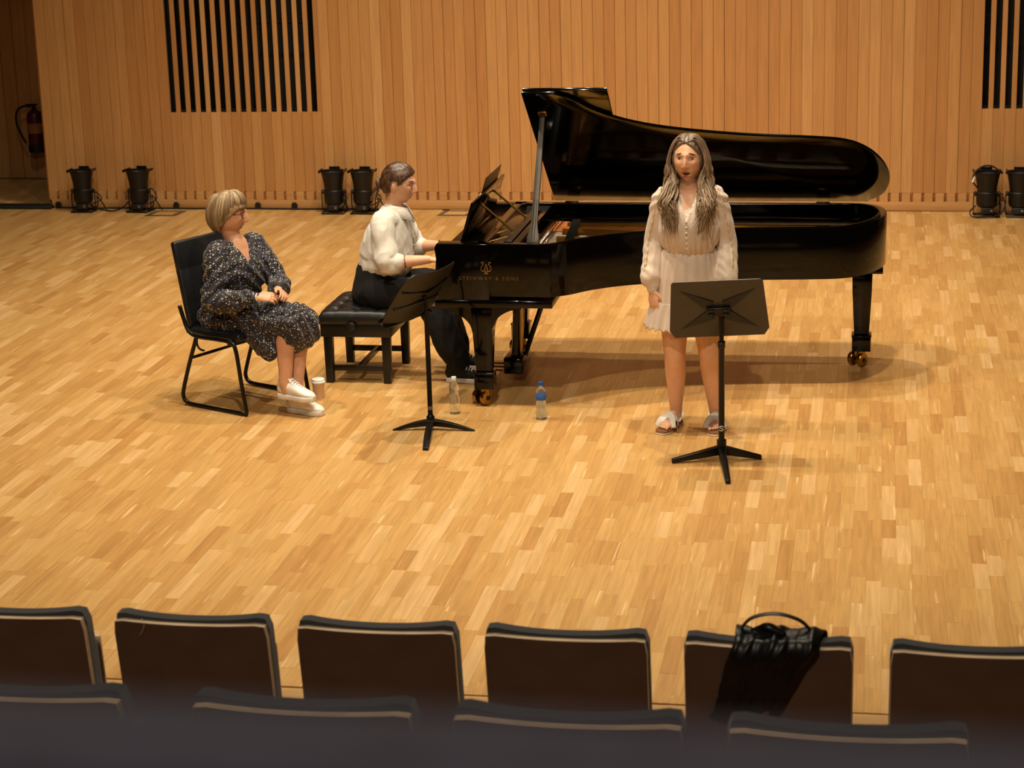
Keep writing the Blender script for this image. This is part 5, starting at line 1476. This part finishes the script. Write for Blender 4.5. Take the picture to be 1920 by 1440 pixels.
    hair_cap('hair_cap', hc, M, pr, mask, lambda A: .012 + .005 * np.clip(A[:, 2] / .1, 0, 1) + .010 * np.clip(-A[:, 1] / .09, 0, 1), ca, cb, seed=9, streak=20, k=1.05)
    rn = random.Random(5); paths = []; cols = [(ca, cb), (cb, ca), (ca, hexc('7a5533')), (hexc('3d2718'), hexc('8a6238'))]
    bun = V3(0, -.118, -.010)
    for i in range(300):                                          # combed strands from the hairline to the bun
        s = rn.choice((-1, 1)); th = s * rn.uniform(.2, 1.5); ph = rn.uniform(.45, 1.3)
        p = lambda t_, f_, r_: hc + M @ (V3(.0735 * math.sin(f_) * math.sin(t_), .0945 * math.sin(f_) * math.cos(t_), .116 * math.cos(f_)) * r_)
        if math.cos(th) * math.sin(ph) > .72 or ph > 1.15 and abs(th) < 1.15: continue
        p0 = p(th, ph, 1.10); p1 = p(th + s * .6, ph * .95 + .05, 1.18); p2 = p(th + s * 1.15, max(ph, 1.0) + .15, 1.20); p3 = hc + M @ (bun + V3(s * .02, .018, .0))
        paths.append(([p0, p1, p2, p3], rn.uniform(.0018, .0036), rn.randrange(4)))
    for i in range(140):                                           # the bun: coiled loops
        a0 = rn.uniform(0, 6.28); r = rn.uniform(.012, .036); tilt = rn.uniform(-.6, .6); q = []
        for k in range(6):
            a = a0 + k * .8; q.append(hc + M @ (bun + V3(r * math.cos(a), -.014 + .020 * math.sin(a * .5 + tilt), r * math.sin(a))))
        paths.append((q, rn.uniform(.002, .0045), rn.randrange(4)))
    for i in range(40):                                           # loose curls below the bun
        a = rn.uniform(-1, 1); p0 = hc + M @ (bun + V3(a * .02, 0, -.01)); q = [p0]
        w0 = rn.uniform(0, 6.28)
        for k in range(1, 6): q.append(hc + M @ (bun + V3(a * (.02 + .006 * k) + .006 * math.sin(w0 + k * 1.7), -.022 + .012 * math.cos(w0 + k * 1.7) - .004 * k + rn.uniform(-.004, .004), -.012 - .020 * k)))
        paths.append((q[:rn.randrange(4, 7)], rn.uniform(.002, .004), rn.choice((2, 3))))
    locks('hair', paths, pr, cols)
pianist()

# ================================================================== THE SEATED LISTENER
def listener():
    pr = thing('person', 'seated woman with a short bob, glasses, dark floral dress and white sneakers', 'person', (-3.70, 11.50, 0), group='people on the stage')
    skin = hexc('d39c78')
    hc = V3(-3.798, 11.585, 1.150); M = head_frame((.985, .13, -.06))
    ch = V3(.84, -.54, 0); sd = V3(.54, .84, 0)                   # chest direction; sd toward her left (far side)
    parts = [limb([(-3.86, 11.60, .50), (-3.83, 11.60, .62), (-3.80, 11.595, .74), (-3.775, 11.585, .84), (-3.77, 11.59, .93), (-3.77, 11.59, .975), (-3.790, 11.59, 1.015), (-3.815, 11.586, 1.09)],
                  [(.155, .12), (.145, .115), (.14, .11), (.145, .105), (.135, .08), (.075, .062), (.053, .052), (.050, .052)], side=sd, n=26)]
    parts += head_parts(hc, M, nose=1.0, k=1.07)
    sh_n, el_n, wr_n = V3(-3.85, 11.445, .928), V3(-3.835, 11.345, .675), V3(-3.575, 11.315, .705)
    sh_f, el_f, wr_f = V3(-3.69, 11.715, .935), V3(-3.535, 11.675, .72), V3(-3.475, 11.44, .725)
    for s, e, w_ in ((sh_n, el_n, wr_n), (sh_f, el_f, wr_f)):
        parts.append(limb([V3(-3.77, 11.585, .90) * .4 + s * .6, s, (s + e) / 2, e, e.lerp(w_, .4), w_], [.055, .050, .045, .038, .035, .024]))
    parts += hand(wr_n, (1, .12, .02), (.1, -.6, .75), (.1, .5, .8), (.35, .5, .35), .92)
    parts += hand(wr_f, (.62, -.72, -.05), (.5, .35, .75), (-.3, -.4, .85), (.40, .55, .4), .92)
    kn, kf = V3(-3.395, 11.335, .555), V3(-3.345, 11.475, .525)
    an, af = V3(-3.418, 11.282, .20), V3(-3.382, 11.352, .10)
    for h_, k_, a_ in ((V3(-3.80, 11.51, .545), kn, an), (V3(-3.76, 11.68, .54), kf, af)):
        parts.append(limb([h_, h_.lerp(k_, .5), k_, k_.lerp(a_, .35) + V3(-.012, 0, 0), k_.lerp(a_, .8), a_, a_ + V3(.01, 0, -.045)], [.092, .080, .062, .057, .042, .037, .036]))
    me = voxel_union(parts, .0036, 1); A = verts(me)
    put(me, 'body', 'skin', pr, face_tint(A, hc, M, skin, hexc('a35a4c'), hexc('6b4a34'), k=1.07)); eyes(hc, M, pr, gaze=(0, 1, 0), k=1.07)
    # ---- dress
    ps = [limb([(-3.86, 11.60, .49), (-3.83, 11.60, .60), (-3.80, 11.595, .70), (-3.765, 11.58, .80), (-3.762, 11.58, .885), (-3.768, 11.588, .952), (-3.770, 11.59, .998)],
               [(.185, .150), (.175, .145), (.172, .148), (.178, .150), (.165, .120), (.110, .085), (.072, .068)], side=sd, n=30)]
    for s, e, w_, sg in ((sh_n, el_n, wr_n, -1), (sh_f, el_f, wr_f, 1)):
        ps.append(limb([V3(-3.768, 11.588, .925) + sd * (sg * .07), s + V3(0, 0, .004), (s + e) / 2, e + V3(-.008, 0, 0), e.lerp(w_, .45) + V3(0, 0, -.008), e.lerp(w_, .86), e.lerp(w_, .95)], [.072, .070, .066, .064, .064, .046, .033], n=22))
    # lap and the fall of the skirt over the crossed legs
    hm = V3(-3.80, 11.585, .545); km = V3(-3.372, 11.405, .530)
    ps.append(limb([hm + V3(-.05, .02, -.01), hm.lerp(km, .33) + V3(0, 0, -.005), hm.lerp(km, .7) + V3(0, 0, .0), km + V3(-.01, 0, .015), km + V3(.035, -.012, -.02)], [(.20, .115), (.185, .105), (.160, .098), (.138, .088), (.105, .065)], side=sd, n=30))
    ps.append(limb([km + V3(-.02, 0, .02), km + V3(.012, -.005, -.06), km + V3(.012, -.005, -.105)], [(.135, .085), (.128, .078), (.126, .076)], side=sd, n=26))
    for h_, k_ in ((V3(-3.80, 11.51, .545), kn), (V3(-3.76, 11.68, .54), kf)):
        ps.append(limb([h_, h_.lerp(k_, .5), k_ + V3(-.01, 0, .0), k_ + V3(.02, -.008, -.035), k_ + V3(.014, -.008, -.085)], [.115, .102, .088, .080, .078], n=22))
    ps.append(limb([V3(-3.62, 11.40, .53), V3(-3.56, 11.345, .46), V3(-3.525, 11.315, .385), V3(-3.52, 11.31, .350)], [(.085, .11), (.055, .105), (.035, .085), (.022, .055)], side=(.46, .89, 0), n=22))
    ps.append(limb([V3(-3.48, 11.35, .50), V3(-3.45, 11.315, .43), V3(-3.44, 11.305, .39)], [(.05, .09), (.032, .08), (.018, .06)], side=(.46, .89, 0), n=22))
    me = voxel_union(ps, .0055, 2)
    def df(A, N):
        x, y, z = A.T
        c = np.array((-3.77, 11.588)); u = (A[:, :2] - c) @ np.array((ch.x, ch.y)); v = (A[:, :2] - c) @ np.array((sd.x, sd.y))
        wv = np.clip((z - .82) / .15, 0, 1) * .055
        ins = (np.abs(v) < wv) & (u > 0) & (z > .82); ins |= (z > .995) & (np.abs(v) < .085)
        d = np.where(ins, -.05, 0.0)
        d += .006 * np.sin(z * 75 + 8 * np.sin(x * 14) + y * 40) * np.where(z > .6, 1, 0) * np.where(ins, 0, 1) * np.clip((.95 - z) / .08, 0, 1)
        lap = (z < .62)
        d += .007 * np.sin((A @ np.array((sd.x, sd.y, .5))) * 75 + 3 * np.sin(x * 12)) * np.where(lap, 1, 0)
        return d
    cloth(me, .010, (8, 8, 8), 6.0, .006, (15, 15, 12), df)
    put(me, 'dress', 'floral_print', pr)
    # bracelet on the near wrist
    a = (wr_n - el_n).normalized(); s1 = a.cross(V3(0, 0, 1)).normalized(); s2 = a.cross(s1)
    MB().tube([tuple(wr_n + a * .01 + s1 * (.026 * math.cos(R(t))) + s2 * (.022 * math.sin(R(t)))) for t in range(0, 360, 24)], .004, 6, closed=True).build('bracelet', 'pearl', pr, smooth=True)
    # ---- white sneakers: one on the floor, one crossed above it
    shoe(pr, 'sneaker', (-3.425, 11.365), (-3.195, 11.285), .0, 'white_leather', 'white_rubber', 'lace_cord', w=.043)
    shoe(pr, 'sneaker', (-3.460, 11.30), (-3.230, 11.235), .105, 'white_leather', 'white_rubber', 'lace_cord', w=.043, pitch=-.008)
    # ---- glasses
    gl = MB()
    for s in (-1, 1):
        gl.tube([tuple(hc + M @ V3(s * .032 + .023 * math.cos(R(a)), .094 - (.007 if math.cos(R(a)) * s > 0 else 0) * abs(math.cos(R(a))), .006 + .016 * math.sin(R(a)))) for a in range(0, 360, 20)], .0019, 6, closed=True)
        gl.tube([tuple(hc + M @ V3(*p)) for p in ((s * .055, .087, .012), (s * .071, .06, .012), (s * .078, .0, .010))], .002, 6)
    gl.tube([tuple(hc + M @ V3(*p)) for p in ((-.009, .095, .010), (0, .099, .012), (.009, .095, .010))], .0018, 6)
    o = gl.build('glasses', 'tortoise', pr, smooth=True); o['label'] = 'dark-rimmed glasses'
    for s in (-1, 1):
        V = [hc + M @ V3(s * .032 + .0225 * math.cos(R(a)), .0935 + dy, .006 + .0155 * math.sin(R(a))) for dy in (-.0006, .0006) for a in range(0, 360, 20)]
        MB().add(V, [tuple(range(17, -1, -1)), tuple(range(18, 36))] + [(i, (i + 1) % 18, 18 + (i + 1) % 18, 18 + i) for i in range(18)]).build('lens', 'spectacle_glass', o)
    # ---- short layered bob with a fringe
    ca, cb = hexc('6a5136'), hexc('a88b62')
    def mask(A):
        x, y, z = A.T
        line = np.interp(y, [-.10, -.04, .0, .03, .050, .065, .10], [-.10, -.075, -.025, .005, .025, .036, .042])
        return np.clip((z - line) * 55, -1, 1)
    hair_cap('hair_cap', hc, M, pr, mask, lambda A: .013 + .006 * np.clip(A[:, 2] / .1, 0, 1) + .008 * np.clip(-A[:, 1] / .09, 0, 1), ca, cb, seed=21, streak=16, k=1.07)
    rn = random.Random(15); paths = []; cols = [(hexc('a08660'), hexc('6f563a')), (hexc('b09570'), hexc('7d6244')), (hexc('93785a'), hexc('66503a')), (hexc('c2aa84'), hexc('937850')), (hexc('8a6f50'), hexc('5d4730'))]
    p = lambda t_, f_, r_: hc + M @ (V3(.0735 * math.sin(f_) * math.sin(t_), .0945 * math.sin(f_) * math.cos(t_) - .004, .116 * math.cos(f_)) * r_)
    for i in range(1000):
        s = rn.choice((-1, 1)); th = s * rn.uniform(.0, 3.14); ph = rn.uniform(.05, .45)
        fe = 1.18 if abs(th) < .75 else np.interp(abs(th), [.75, 1.05, 1.35, 1.65, 1.95, 3.14], [1.15, 1.25, 1.50, 1.95, 2.20, 2.42])
        fe += rn.uniform(-.10, .06); rr = rn.uniform(1.18, 1.34)
        tw = s * rn.uniform(0, .12)
        pts = [p(th, ph, 1.18), p(th + tw * .3, ph + (fe - ph) * .35, rr + .04), p(th + tw * .6, ph + (fe - ph) * .7, rr + .05), p(th + tw, fe, rr - (.06 if abs(th) > .8 else .02))]
        if abs(th) > 1.9: pts.append(p(th + tw, fe + .12, rr - .16))
        paths.append((pts, rn.uniform(.0018, .0042), rn.randrange(5)))
    locks('hair', paths, pr, cols)
listener()
